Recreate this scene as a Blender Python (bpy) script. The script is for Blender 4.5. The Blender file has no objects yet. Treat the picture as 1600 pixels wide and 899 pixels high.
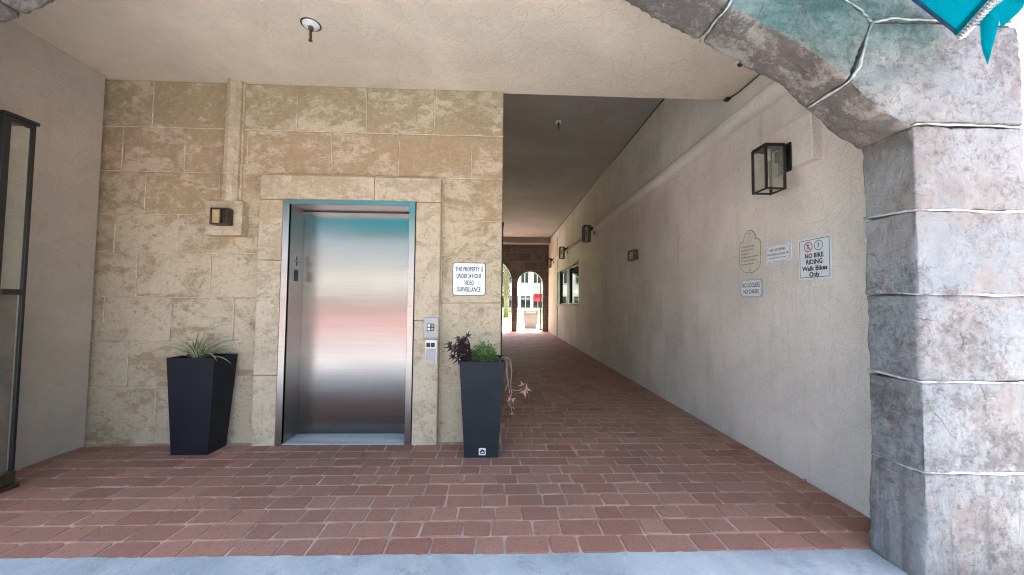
import bpy, bmesh, math, random
from mathutils import Vector, Matrix, noise as mnoise
random.seed(7)
scene = bpy.context.scene
COL = scene.collection

# ------------------------------------------------------------------ camera
CAMZ = 1.34
cd = bpy.data.cameras.new('camera'); cam = bpy.data.objects.new('camera', cd); COL.objects.link(cam)
cd.sensor_width = 36.0; cd.lens = 575.0 / 1600.0 * 36.0
cd.clip_start = 0.05; cd.clip_end = 800
yaw, pit, roll = math.radians(2.1658), math.radians(2.3621), 0.010
f = Vector((math.sin(yaw)*math.cos(pit), math.cos(yaw)*math.cos(pit), math.sin(pit)))
r0 = Vector((math.cos(yaw), -math.sin(yaw), 0)); u0 = r0.cross(f)
r = math.cos(roll)*r0 + math.sin(roll)*u0; u = -math.sin(roll)*r0 + math.cos(roll)*u0
m = Matrix((r, u, -f)).transposed().to_4x4(); m.translation = (0, 0, CAMZ)
cam.matrix_world = m
scene.camera = cam

# ------------------------------------------------------------------ world, sun, exposure
SUN_EL, SUN_AZ = math.radians(72), math.radians(14)      # azimuth clockwise from +Y
w = bpy.data.worlds.new('World'); scene.world = w; w.use_nodes = True
nt = w.node_tree; nt.nodes.clear()
sky = nt.nodes.new('ShaderNodeTexSky'); sky.sky_type = 'NISHITA'; sky.sun_disc = False
sky.sun_elevation = SUN_EL; sky.sun_rotation = SUN_AZ
sky.air_density = 0.75; sky.dust_density = 8.0; sky.ozone_density = 0.4
bg = nt.nodes.new('ShaderNodeBackground'); bg.inputs[1].default_value = 0.15
wo = nt.nodes.new('ShaderNodeOutputWorld')
nt.links.new(sky.outputs[0], bg.inputs[0]); nt.links.new(bg.outputs[0], wo.inputs[0])
ld = bpy.data.lights.new('sun', 'SUN'); sun = bpy.data.objects.new('sun', ld); COL.objects.link(sun)
ld.energy = 4.6; ld.angle = math.radians(1.0); ld.color = (1.0, 0.95, 0.88)
sdir = Vector((math.sin(SUN_AZ)*math.cos(SUN_EL), math.cos(SUN_AZ)*math.cos(SUN_EL), math.sin(SUN_EL)))
sun.rotation_euler = sdir.to_track_quat('Z', 'Y').to_euler(); sun.location = sdir*30
vs = scene.view_settings
vs.view_transform = 'Standard'; vs.look = 'None'; vs.gamma = 1.0; vs.use_curve_mapping = False
vs.exposure = 3.15
scene.render.engine = 'CYCLES'
cy = scene.cycles
cy.filter_width = 1.1
cy.max_bounces = 10; cy.diffuse_bounces = 6; cy.glossy_bounces = 4; cy.transmission_bounces = 6
cy.use_denoising = True; cy.sample_clamp_indirect = 6.0
cy.caustics_reflective = False; cy.caustics_refractive = False

# ------------------------------------------------------------------ material helpers
class NB:
    """small node builder"""
    def __init__(s, name):
        s.m = bpy.data.materials.new(name); s.m.use_nodes = True
        s.t = s.m.node_tree; s.t.nodes.clear()
        s.out = s.n('ShaderNodeOutputMaterial')
        s.b = s.n('ShaderNodeBsdfPrincipled'); s.l(s.b.outputs[0], s.out.inputs[0])
        s.pos = s.n('ShaderNodeNewGeometry').outputs['Position']
    def n(s, t): return s.t.nodes.new(t)
    def l(s, a, b): s.t.links.new(a, b)
    def put(s, v, sock):
        if v is None: return
        if hasattr(v, 'is_output'): s.l(v, sock)
        elif isinstance(v, (tuple, list)) and len(v) == 3 and sock.type == 'RGBA': sock.default_value = (*v, 1)
        else: sock.default_value = v
    def scale(s, vec, sc):
        n = s.n('ShaderNodeMapping'); s.put(vec, n.inputs[0]); n.inputs['Scale'].default_value = sc; return n.outputs[0]
    def noise(s, sc=5, det=4, ro=.55, dist=0, vec=None):
        n = s.n('ShaderNodeTexNoise'); s.put(vec or s.pos, n.inputs['Vector'])
        n.inputs['Scale'].default_value = sc; n.inputs['Detail'].default_value = det
        n.inputs['Roughness'].default_value = ro; n.inputs['Distortion'].default_value = dist
        return n.outputs['Fac']
    def voro(s, sc, vec=None, feat='F1'):
        n = s.n('ShaderNodeTexVoronoi'); n.feature = feat; s.put(vec or s.pos, n.inputs['Vector']); n.inputs['Scale'].default_value = sc
        return n.outputs['Distance']
    def ramp(s, fac, lo, hi, a=0., b=1.):
        n = s.n('ShaderNodeMapRange'); n.clamp = True; n.interpolation_type = 'SMOOTHSTEP'
        s.put(fac, n.inputs[0]); n.inputs[1].default_value = lo; n.inputs[2].default_value = hi
        n.inputs[3].default_value = a; n.inputs[4].default_value = b
        return n.outputs[0]
    def mix(s, fac, a, b, mode='MIX'):
        n = s.n('ShaderNodeMix'); n.data_type = 'RGBA'; n.blend_type = mode
        s.put(fac, n.inputs[0]); s.put(a, n.inputs[6]); s.put(b, n.inputs[7]); return n.outputs[2]
    def math(s, op, a, b=0.):
        n = s.n('ShaderNodeMath'); n.operation = op; s.put(a, n.inputs[0]); s.put(b, n.inputs[1]); return n.outputs[0]
    def sep(s, vec):
        n = s.n('ShaderNodeSeparateXYZ'); s.put(vec, n.inputs[0]); return n.outputs
    def bump(s, h, strength=.5, dist=.01, nrm=None):
        n = s.n('ShaderNodeBump'); n.inputs['Strength'].default_value = strength; n.inputs['Distance'].default_value = dist
        s.put(h, n.inputs['Height']); s.put(nrm, n.inputs['Normal']); return n.outputs[0]
    def fin(s, col=None, rough=None, nrm=None, metal=None, spec=None):
        s.put(col, s.b.inputs['Base Color']); s.put(rough, s.b.inputs['Roughness']); s.put(nrm, s.b.inputs['Normal'])
        s.put(metal, s.b.inputs['Metallic']); s.put(spec, s.b.inputs['Specular IOR Level']); return s.m

MAT = {}
def plain(name, col, rough=.5, metal=0., var=.12, sc=14, bump=.0, spec=.5):
    b = NB(name)
    nz = b.noise(sc, 4, .6)
    c = b.mix(b.ramp(nz, .3, .7), tuple(x*(1-var) for x in col), tuple(min(1, x*(1+var)) for x in col))
    nr = b.bump(b.noise(sc*9, 3), bump, .004) if bump else None
    rr = b.ramp(b.noise(sc*.7, 5, .65), .3, .75, max(.02, rough-.1), min(1, rough+.1))
    MAT[name] = b.fin(c, rr, nr, metal, spec); return MAT[name]

def m_stucco(name, col, dirt=.35, grime=(.16, .135, .11), grimy=False):
    b = NB(name)
    big = b.noise(.9, 5, .6, .4); mid = b.noise(5, 6, .65); fine = b.noise(40, 6, .8)
    c = b.mix(b.ramp(big, .3, .72), tuple(x*.86 for x in col), tuple(x*1.08 for x in col))
    c = b.mix(b.ramp(mid, .55, .8, 0, .30), c, tuple(x*.74 for x in col))
    streak = b.noise(3.2, 5, .7, 0, b.scale(b.pos, (2.2, 2.2, .22)))
    c = b.mix(b.ramp(streak, .52, .78, 0, dirt), c, grime)
    c = b.mix(b.ramp(b.noise(26, 6, .82), .53, .68, 0, .30), c, tuple(x*.62 for x in col))
    c = b.mix(b.ramp(b.noise(19, 6, .82, .4), .56, .68, 0, .35), c, tuple(min(1, x*1.16) for x in col))
    # pin holes, small scuffs
    pit = b.ramp(b.voro(11, b.pos), .0, .035, .55, 0)
    gate = b.ramp(b.noise(2.3, 2), .55, .62)
    c = b.mix(b.math('MULTIPLY', pit, gate), c, grime)
    if grimy:
        zone = b.ramp(b.noise(.55, 4, .6, .4), .42, .60)
        st2 = b.math('ADD', b.math('MULTIPLY', b.noise(2.2, 8, .78, .5, b.scale(b.pos, (1, 1, .22))), .55), b.math('MULTIPLY', b.noise(3.0, 7, .7, .6), .45))
        c = b.mix(b.math('MULTIPLY', zone, b.ramp(st2, .42, .68, .03, .36)), c, (.30, .27, .24))
    trowel = b.noise(9, 7, .7, 1.6)
    ridge = b.ramp(b.math('ABSOLUTE', b.math('SUBTRACT', b.noise(4.3, 5, .6, 1.1), .5)), 0, .03, .25, 0)
    h = b.math('ADD', b.math('ADD', b.math('MULTIPLY', trowel, .8), ridge), b.math('MULTIPLY', fine, .5))
    MAT[name] = b.fin(c, .82, b.bump(h, .6, .02), 0, .25); return MAT[name]

def m_travertine(name, light, tan, dark, warp=1.5, sc=3.6):
    b = NB(name)
    rnd = b.n('ShaderNodeObjectInfo').outputs['Random']
    sq = b.scale(b.pos, (.8, 1, 1.25)); a = b.noise(sc, 10, .66, warp, sq); a2 = b.noise(sc*3.6, 10, .78, .5, sq)
    s = b.math('ADD', b.math('MULTIPLY', a, .5), b.math('MULTIPLY', a2, .5))
    s = b.math('ADD', s, b.math('MULTIPLY', b.math('SUBTRACT', rnd, .5), .05))
    z = b.sep(b.pos)[2]
    s = b.math('ADD', s, b.ramp(z, 1.4, 3.3, .030, -.035))          # more tan towards the upper courses
    island = b.ramp(s, .45, .54)
    c = b.mix(island, tan, light)
    c = b.mix(b.ramp(b.noise(22, 7, .72), .45, .78, 0, .35), c, dark)
    c = b.mix(b.ramp(b.noise(1.3, 4, .6, .5), .55, .78, 0, .4), c, dark)
    c = b.mix(b.ramp(b.noise(34, 6, .85, .5), .53, .66, 0, .75), c, dark)
    c = b.mix(b.ramp(b.noise(25, 6, .85, .6), .54, .66, 0, .6), c, tuple(min(1, x*1.12) for x in light))
    h = b.math('ADD', b.math('MULTIPLY', island, .5), b.math('ADD', b.math('MULTIPLY', a2, .9), b.math('MULTIPLY', b.noise(55, 6, .75), .55)))
    MAT[name] = b.fin(c, .85, b.bump(h, .55, .016), 0, .2); return MAT[name]

def m_arch(name):
    b = NB(name)
    n1 = b.noise(2.6, 8, .66, .6); n2 = b.noise(13, 10, .80, .35); n3 = b.noise(36, 7, .85)
    base = b.mix(b.ramp(n1, .40, .66), (.49, .49, .485), (.41, .355, .325))
    base = b.mix(b.ramp(b.noise(1.7, 5, .6, .4), .45, .6), base, (.41, .43, .44))
    patch = b.noise(1.9, 5, .65, .3)
    mould = b.math('ADD', b.math('MULTIPLY', n2, .55), b.math('MULTIPLY', patch, .45))
    c = b.mix(b.ramp(mould, .47, .60, 0, .85), base, (.20, .185, .18))
    c = b.mix(b.math('MULTIPLY', b.ramp(n3, .49, .62, 0, .85), b.ramp(patch, .30, .6, .15, 1)), c, (.16, .145, .14))
    c = b.mix(b.ramp(b.noise(31, 7, .8, .5), .56, .68, 0, .6), c, (.55, .545, .535))
    streak = b.noise(6, 8, .75, .2, b.scale(b.pos, (2.6, 2.6, .22)))
    z = b.sep(b.pos)[2]
    c = b.mix(b.math('MULTIPLY', b.ramp(streak, .46, .64, 0, .8), b.ramp(z, .3, 1.3, 1, .12)), c, (.235, .225, .215))
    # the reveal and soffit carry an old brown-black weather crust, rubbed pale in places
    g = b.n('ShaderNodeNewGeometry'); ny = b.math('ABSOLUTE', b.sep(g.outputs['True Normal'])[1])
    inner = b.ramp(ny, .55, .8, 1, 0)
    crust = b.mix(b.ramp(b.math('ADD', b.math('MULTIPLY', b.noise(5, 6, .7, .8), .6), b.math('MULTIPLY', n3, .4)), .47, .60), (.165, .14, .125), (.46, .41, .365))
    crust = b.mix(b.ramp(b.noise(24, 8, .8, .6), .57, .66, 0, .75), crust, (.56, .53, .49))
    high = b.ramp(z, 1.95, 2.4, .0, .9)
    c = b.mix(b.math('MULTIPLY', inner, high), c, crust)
    # teal light from the awning, painted in patches into the stones under it
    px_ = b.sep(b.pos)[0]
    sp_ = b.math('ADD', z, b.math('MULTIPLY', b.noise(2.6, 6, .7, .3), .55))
    teal_light = b.math('MULTIPLY', b.ramp(sp_, 2.72, 3.0, 0, .5), b.ramp(b.math('ADD', px_, b.math('MULTIPLY', b.noise(4, 6, .7), -.5)), 1.9, 2.1, 1, 0))
    teal_light = b.math('MULTIPLY', teal_light, b.ramp(b.noise(6, 8, .75, .4), .36, .6, .35, 1))
    teal_light = b.math('MULTIPLY', teal_light, b.ramp(ny, .5, .8, 0, 1))
    c = b.mix(teal_light, c, (.085, .235, .205))
    chips = b.ramp(b.voro(17, b.pos), .02, .10, .8, 0)
    c = b.mix(b.math('MULTIPLY', chips, b.ramp(b.noise(3.5, 3), .6, .68)), c, (.60, .59, .56))
    wv = b.n('ShaderNodeVectorMath'); wv.operation = 'MULTIPLY_ADD'
    nn = b.n('ShaderNodeTexNoise'); nn.inputs['Scale'].default_value = 6; nn.inputs['Detail'].default_value = 6; b.l(b.pos, nn.inputs['Vector'])
    b.l(nn.outputs['Color'], wv.inputs[0]); wv.inputs[1].default_value = (.22, .22, .22); b.l(b.pos, wv.inputs[2])
    ck = b.ramp(b.voro(1.9, wv.outputs[0], 'DISTANCE_TO_EDGE'), .001, .0045, .8, 0)
    ck = b.math('MULTIPLY', ck, b.ramp(b.noise(1.6, 2), .56, .62, 0, .6))
    c = b.mix(ck, c, (.07, .06, .055))
    h = b.math('ADD', b.math('MULTIPLY', n2, 1.6), b.math('ADD', b.math('MULTIPLY', n3, 1.0), b.math('MULTIPLY', b.noise(20, 8, .75, .6), 1.0)))
    h = b.math('SUBTRACT', h, b.math('MULTIPLY', ck, 1.5))
    MAT[name] = b.fin(c, .88, b.bump(h, .9, .022), 0, .15); return MAT[name]

def m_paver(name, obj=True):
    b = NB(name)
    if obj: rnd = b.n('ShaderNodeObjectInfo').outputs['Random']
    else: rnd = b.n('ShaderNodeNewGeometry').outputs['Random Per Island']
    c = b.mix(rnd, (.315, .143, .103), (.43, .212, .155))
    c = b.mix(b.ramp(b.noise(1.1, 5, .6), .42, .68, 0, .5), c, (.30, .175, .135))
    c = b.mix(b.ramp(b.noise(38, 6, .8), .52, .66, 0, .75), c, (.19, .095, .078))
    c = b.mix(b.ramp(b.noise(85, 4, .8), .55, .68, 0, .6), c, (.55, .36, .29))
    c = b.mix(b.ramp(b.noise(6, 6, .72, .6), .58, .72, 0, .35), c, (.42, .255, .205))
    h = b.math('ADD', b.noise(120, 4, .7), b.math('MULTIPLY', b.noise(18, 3), 1.2))
    rr = b.ramp(b.noise(7, 4), .3, .7, .58, .8)
    MAT[name] = b.fin(c, rr, b.bump(h, .5, .005), 0, .22); return MAT[name]

m_stucco('stucco_wall', (.80, .75, .68), .24, grimy=True)
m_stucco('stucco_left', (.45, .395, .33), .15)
m_stucco('stucco_ceiling', (.72, .625, .505), .08)
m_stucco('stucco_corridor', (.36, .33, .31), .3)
m_stucco('stucco_pale', (.80, .755, .68), .12)
m_stucco('unseen_facade_paint', (.60, .60, .58), .25)
m_travertine('travertine', (.60, .50, .36), (.425, .322, .198), (.22, .158, .096), .8, 3.0)
m_travertine('travertine_trim', (.63, .535, .395), (.50, .405, .275), (.29, .22, .145), .6, 4.5)
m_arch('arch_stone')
m_paver('paver'); m_paver('paver_far', False); MAT['paver_far'].node_tree.nodes['Principled BSDF'].inputs['Specular IOR Level'].default_value = .55
plain('mortar_cream', (.64, .54, .41), .85, var=.2, sc=20, bump=.5)
plain('mortar_white', (.41, .405, .39), .9, var=.35, sc=24, bump=.5)
plain('grout', (.47, .33, .275), .9, var=.3, sc=5, bump=.5)
plain('black_metal', (.012, .012, .013), .45, 0, .2, 10)
plain('dark_bronze', (.085, .06, .042), .45, .6, .2, 20)
plain('grey_plastic', (.43, .43, .43), .45, 0, .08, 30)
plain('sign_white', (.80, .84, .88), .35, 0, .04, 12)
plain('sign_cream', (.70, .67, .57), .4, 0, .06, 12)
plain('sign_grey', (.50, .50, .50), .4, .2, .08, 12)
plain('ink_black', (.012, .014, .02), .5, 0, .1, 10)
plain('ink_red', (.50, .05, .05), .5, 0, .1, 10)
plain('ink_green', (.03, .22, .09), .5, 0, .1, 10)
plain('white_enamel', (.75, .74, .72), .35, 0, .06, 20)
plain('copper', (.12, .09, .06), .4, .7, .2, 20)
plain('brown_paint', (.11, .06, .035), .55, 0, .3, 9, .3)
plain('soil', (.03, .022, .016), .95, 0, .5, 40, 1.0)
plain('pebble', (.5, .47, .43), .7, 0, .3, 20)
plain('asphalt', (.125, .125, .13), .9, 0, .2, 2.0, .4)
plain('light_paving', (.46, .43, .39), .9, 0, .1, 1.0, .3)
plain('red_plaza', (.22, .08, .082), .8, 0, .2, .6, .2)
plain('house_white', (.74, .73, .70), .7, 0, .06, .4)
plain('house_grey', (.23, .25, .22), .7, 0, .06, .4)
plain('house_trim', (.55, .56, .56), .6, 0, .06, 1)
plain('red_canvas', (.50, .02, .03), .8, 0, .15, 4)
plain('navy_canvas', (.004, .06, .14), .8, 0, .2, 20)
plain('bin_tan', (.15, .125, .105), .6, 0, .1, 8)
plain('palm_trunk', (.24, .19, .14), .9, 0, .35, 12, .8)
plain('leaf_green', (.075, .17, .028), .5, 0, .4, 30)
plain('leaf_far', (.10, .17, .05), .7, 0, .4, 3)
plain('leaf_purple', (.035, .012, .018), .42, 0, .5, 30)
plain('leaf_pink', (.42, .22, .20), .5, 0, .25, 60)
plain('stem', (.26, .19, .13), .7, 0, .3, 30)
plain('lawn', (.16, .26, .05), .9, 0, .3, 3)
plain('cable_black', (.015, .013, .012), .5, 0, .1, 10)
plain('amber_lens', (.45, .32, .17), .3, 0, .2, 18)

def m_concrete():
    b = NB('concrete_blue')
    c = b.mix(b.ramp(b.noise(1.6, 6, .65, .3), .35, .65), (.31, .35, .38), (.46, .49, .51))
    c = b.mix(b.ramp(b.noise(6, 8, .78, .5), .52, .66, 0, .65), c, (.25, .265, .27))
    c = b.mix(b.ramp(b.noise(90, 3, .6), .58, .74, 0, .4), c, (.62, .64, .66))
    c = b.mix(b.ramp(b.voro(34), .03, .09, .5, 0), c, (.20, .20, .20))
    c = b.mix(b.ramp(b.noise(17, 9, .8, .6), .57, .66, 0, .6), c, (.66, .68, .69))
    h = b.math('ADD', b.noise(9, 6, .7), b.math('MULTIPLY', b.noise(110, 4, .7), .6))
    MAT['concrete_blue'] = b.fin(c, .78, b.bump(h, .5, .008), 0, .3)
m_concrete()

def m_planter(name, col, rough):
    b = NB(name)
    c = b.mix(b.ramp(b.noise(4, 6, .65), .4, .7), col, tuple(x*1.35 for x in col))
    scr = b.ramp(b.noise(14, 3, .5, .2, b.scale(b.pos, (1, 1, 7))), .70, .74, 0, .35)
    scr = b.math('MULTIPLY', scr, b.ramp(b.noise(2.6, 2), .5, .6))
    c = b.mix(scr, c, (.20, .21, .22))
    MAT[name] = b.fin(c, b.ramp(b.noise(8, 4), .3, .7, rough-.06, rough+.1), b.bump(b.noise(160, 3), .12, .003), 0, .25)
m_planter('planter_black', (.008, .010, .015), .55)
m_planter('planter_slate', (.016, .021, .026), .6)

def m_steel(name, base, rough, aniso, wav):
    b = NB(name)
    tc = b.n('ShaderNodeUVMap'); tc.uv_map = 'UVMap'
    grain = b.noise(6, 6, .75, 0, b.scale(b.pos, (.25, .25, 11)))
    smear = b.noise(2.2, 6, .65, .4)
    c = b.mix(b.ramp(grain, .35, .65), tuple(x*.93 for x in base), tuple(x*1.05 for x in base))
    tg = b.n('ShaderNodeTangent'); tg.direction_type = 'UV_MAP'; tg.uv_map = 'UVMap'
    b.l(tg.outputs[0], b.b.inputs['Tangent'])
    b.b.inputs['Anisotropic'].default_value = aniso
    # sheet steel is never flat: long soft ripples
    h = b.noise(1.0, 1, .4, 0, b.scale(b.pos, (.5, .5, 3.2)))
    rr = b.ramp(smear, .25, .75, rough-.015, rough+.02)
    MAT[name] = b.fin(c, rr, b.bump(h, wav, .02), 1.0)
m_steel('brushed_door', (.285, .285, .28), .24, .7, .07)
m_steel('brushed_frame', (.36, .36, .355), .32, .5, .05)

def m_glass(name, tint=(.9, .93, .92), amount=.25):
    b = NB(name)
    b.b.inputs['Base Color'].default_value = (*tint, 1); b.b.inputs['Roughness'].default_value = .04
    tr = b.n('ShaderNodeBsdfTransparent'); tr.inputs[0].default_value = (*tint, 1)
    gl = b.n('ShaderNodeBsdfGlossy'); gl.inputs['Roughness'].default_value = .05
    lw_ = b.n('ShaderNodeLayerWeight'); lw_.inputs[0].default_value = .5
    frv = b.math('ADD', b.math('MULTIPLY', b.math('POWER', lw_.outputs['Facing'], 4.), .5), .04)
    df = b.n('ShaderNodeBsdfDiffuse'); df.inputs[0].default_value = (.5, .5, .46, 1)
    mx = b.n('ShaderNodeMixShader'); b.l(frv, mx.inputs[0]); b.l(tr.outputs[0], mx.inputs[1]); b.l(gl.outputs[0], mx.inputs[2])
    m2 = b.n('ShaderNodeMixShader'); b.put(b.ramp(b.noise(9, 4, .6), .3, .7, amount*.6, amount), m2.inputs[0])
    b.l(mx.outputs[0], m2.inputs[1]); b.l(df.outputs[0], m2.inputs[2]); b.l(m2.outputs[0], b.out.inputs[0])
    MAT[name] = b.m
m_glass('dusty_glass', (.96, .97, .93), .13); m_glass('clear_glass', (.9, .93, .93), .08)
bb = NB('window_glass'); MAT['window_glass'] = bb.fin((.02, .024, .028), .03, None, 0, .8)

def m_canvas():
    b = NB('teal_canvas')
    weave = b.noise(240, 2)
    c = b.mix(b.ramp(b.noise(3, 5), .3, .7), (.002, .36, .42), (.006, .43, .49))
    d = b.n('ShaderNodeBsdfDiffuse'); t = b.n('ShaderNodeBsdfTranslucent'); b.put(c, d.inputs[0]); b.put(c, t.inputs[0])
    nr = b.bump(weave, .2, .002); b.l(nr, d.inputs['Normal'])
    mx = b.n('ShaderNodeMixShader'); mx.inputs[0].default_value = .7
    b.l(d.outputs[0], mx.inputs[1]); b.l(t.outputs[0], mx.inputs[2]); b.l(mx.outputs[0], b.out.inputs[0]); MAT['teal_canvas'] = b.m
m_canvas()

def m_spider():
    b = NB('spider_leaf')
    uv = b.n('ShaderNodeUVMap'); uv.uv_map = 'UVMap'
    x = b.sep(uv.outputs[0])[0]
    edge = b.ramp(b.math('ABSOLUTE', b.math('SUBTRACT', x, .5)), .17, .30)
    c = b.mix(edge, (.10, .17, .045), (.52, .50, .33))
    MAT['spider_leaf'] = b.fin(c, .5)
m_spider()

def m_farwall():
    b = NB('dark_block_wall')
    br = b.n('ShaderNodeTexBrick'); v = b.n('ShaderNodeCombineXYZ'); p = b.sep(b.pos); b.l(p[0], v.inputs[0]); b.l(p[2], v.inputs[1])
    b.l(v.outputs[0], br.inputs['Vector']); br.inputs['Scale'].default_value = 1
    br.inputs['Brick Width'].default_value = .62; br.inputs['Row Height'].default_value = .41; br.inputs['Mortar Size'].default_value = .012
    br.inputs['Color1'].default_value = (.095, .092, .092, 1); br.inputs['Color2'].default_value = (.17, .16, .155, 1); br.inputs['Mortar'].default_value = (.24, .225, .215, 1)
    c = b.mix(b.ramp(b.noise(4, 8, .7, 1), .45, .65, 0, .6), br.outputs[0], (.075, .07, .068))
    h = b.math('ADD', b.math('MULTIPLY', br.outputs[1], .6), b.noise(14, 8, .7, 1))
    MAT['dark_block_wall'] = b.fin(c, .9, b.bump(h, .7, .02))
m_farwall()

# ------------------------------------------------------------------ object helpers
def link(name, me, mat=None, parent=None, loc=None):
    o = bpy.data.objects.new(name, me)
    if mat is not None: me.materials.append(MAT[mat] if isinstance(mat, str) else mat)
    COL.objects.link(o)
    if parent is not None:
        o.parent = parent
    if loc is not None: o.location = loc
    return o
def world_base(parent):
    v = Vector((0, 0, 0))
    while parent is not None: v += parent.location; parent = parent.parent
    return v
def obj(name, bm, mat, parent=None, smooth=False):
    """bm in world coordinates; the object keeps its parent's origin"""
    base = world_base(parent)
    if base.length > 0: bmesh.ops.translate(bm, vec=-base, verts=bm.verts)
    bmesh.ops.recalc_face_normals(bm, faces=bm.faces)
    me = bpy.data.meshes.new(name); bm.to_mesh(me); bm.free()
    if smooth:
        for p in me.polygons: p.use_smooth = True
    return link(name, me, mat, parent)
def thing(name, label, cat, loc, group=None):
    o = bpy.data.objects.new(name, None); COL.objects.link(o); o.location = loc; o.empty_display_size = .1
    o['label'] = label; o['category'] = cat
    if group: o['group'] = group
    return o
def tag(o, label, cat, group=None, kind=None):
    o['label'] = label
    if cat: o['category'] = cat
    if group: o['group'] = group
    if kind: o['kind'] = kind
    return o
def struct(o): o['kind'] = 'structure'; return o
def abox(bm, x0, x1, y0, y1, z0, z1, bev=0, seg=1):
    t = bmesh.new()
    bmesh.ops.create_cube(t, size=1)
    for v in t.verts: v.co = ((x0+x1)/2 + v.co.x*(x1-x0), (y0+y1)/2 + v.co.y*(y1-y0), (z0+z1)/2 + v.co.z*(z1-z0))
    if bev: bmesh.ops.bevel(t, geom=t.edges[:], offset=bev, segments=seg, affect='EDGES', profile=.5)
    me = bpy.data.meshes.new('t'); t.to_mesh(me); t.free(); bm.from_mesh(me); bpy.data.meshes.remove(me); return bm
def box(x0, x1, y0, y1, z0, z1, bev=0, seg=1): return abox(bmesh.new(), x0, x1, y0, y1, z0, z1, bev, seg)
def boxes(lst, bev=0):
    bm = bmesh.new()
    for a in lst: abox(bm, *a, bev)
    return bm
def atube(bm, pts, rad, n=8, caps=True):
    pts = [Vector(p) for p in pts]; rings = []
    for i, p in enumerate(pts):
        d = (pts[min(i+1, len(pts)-1)] - pts[max(i-1, 0)]).normalized()
        a = d.orthogonal().normalized() if i == 0 else (pa - d*pa.dot(d)).normalized()
        pa = a; c = d.cross(a)
        rr = rad[i] if isinstance(rad, (list, tuple)) else rad
        rings.append([bm.verts.new(p + (a*math.cos(t)+c*math.sin(t))*rr) for t in [2*math.pi*k/n for k in range(n)]])
    for A, B in zip(rings, rings[1:]):
        for k in range(n): bm.faces.new((A[k], A[(k+1) % n], B[(k+1) % n], B[k]))
    if caps: bm.faces.new(rings[0][::-1]); bm.faces.new(rings[-1])
    return bm
def tube(pts, rad, n=8): return atube(bmesh.new(), pts, rad, n)
def lathe(profile, center, n=20, axis='Z'):
    bm = bmesh.new(); rings = []
    for rr, h in profile:
        ring = []
        for k in range(n):
            t = 2*math.pi*k/n; a, c = rr*math.cos(t), rr*math.sin(t)
            v = {'Z': (a, c, h), 'X': (h, a, c), 'Y': (a, h, c)}[axis]
            ring.append(bm.verts.new(Vector(center)+Vector(v)))
        rings.append(ring)
    for A, B in zip(rings, rings[1:]):
        for k in range(n): bm.faces.new((A[k], A[(k+1) % n], B[(k+1) % n], B[k]))
    bm.faces.new(rings[0][::-1]); bm.faces.new(rings[-1]); return bm
def prism(poly, axis, a, b):
    """polygon of 2-d points extruded along an axis: 'Y' takes (x,z), 'X' takes (y,z), 'Z' takes (x,y)"""
    bm = bmesh.new()
    def pt(p, t): return {'Y': (p[0], t, p[1]), 'X': (t, p[0], p[1]), 'Z': (p[0], p[1], t)}[axis]
    A = [bm.verts.new(pt(p, a)) for p in poly]; B = [bm.verts.new(pt(p, b)) for p in poly]
    bm.faces.new(A); bm.faces.new(B[::-1]); n = len(poly)
    for k in range(n): bm.faces.new((A[k], B[k], B[(k+1) % n], A[(k+1) % n]))
    return bm
def quad_uv(o, fn):
    me = o.data; uv = me.uv_layers.new(name='UVMap')
    for lp in me.loops: uv.data[lp.index].uv = fn(me.vertices[lp.vertex_index].co)
def rough_stone(name, bm, mat, parent, voxel=.02, amp=.006, sc=7, amp2=.0025):
    """polygon block -> dense remeshed block with an uneven hand-worked surface"""
    o = obj(name, bm, mat, parent)
    md = o.modifiers.new('r', 'REMESH'); md.mode = 'VOXEL'; md.voxel_size = voxel
    dg = bpy.context.evaluated_depsgraph_get(); ev = o.evaluated_get(dg)
    me = bpy.data.meshes.new_from_object(ev); o.modifiers.clear(); old = o.data; o.data = me; bpy.data.meshes.remove(old)
    me.materials.clear(); me.materials.append(MAT[mat])
    base = world_base(parent)
    ns = [v.normal.copy() for v in me.vertices]
    for v, nn in zip(me.vertices, ns):
        p = v.co + base
        d = amp*(mnoise.noise(p*sc) + .5*mnoise.noise(p*sc*2.3)) + amp2*mnoise.noise(p*sc*6)
        v.co += nn*d
    for p in me.polygons: p.use_smooth = True
    return o
_txt = {}
def lettering(name, text, height, width, mat, parent, origin, ux, uy, weight=.0, fit=True):
    """flat print: text centred on origin, ux = reading direction, uy = up; height = cap height, width = total width"""
    cu = bpy.data.curves.new('c', 'FONT'); cu.body = text; cu.size = 1; cu.align_x = 'LEFT'; cu.offset = weight; cu.resolution_u = 3
    cu.fill_mode = 'FRONT'
    o = bpy.data.objects.new('c', cu); COL.objects.link(o)
    me = bpy.data.meshes.new_from_object(o.evaluated_get(bpy.context.evaluated_depsgraph_get()))
    bpy.data.objects.remove(o); bpy.data.curves.remove(cu)
    xs = [v.co.x for v in me.vertices]; x0, x1 = min(xs), max(xs)
    ux, uy, origin = Vector(ux), Vector(uy), Vector(origin) - world_base(parent)
    sy = height/.70; sx = width/(x1-x0) if width else sy*.9
    for v in me.vertices:
        a, c = (v.co.x - (x0+x1)/2)*sx, (v.co.y-.35)*sy
        v.co = origin + ux*a + uy*c
    me.name = name
    return link(name, me, mat, parent)

# ------------------------------------------------------------------ layout numbers (metres; camera stands at 0,0)
YW, XR, XL = 3.62, 2.38, -3.755        # lift wall, right wall, left wall
CE, CC = 3.46, 4.33                    # porch ceiling, passage ceiling
Y0, Y1 = 1.76, 2.03                    # front arch: outer and inner face
YF = 17.2                              # far arch wall
XT = .035                              # right edge of the lift wall
ROW = .1525

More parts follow.
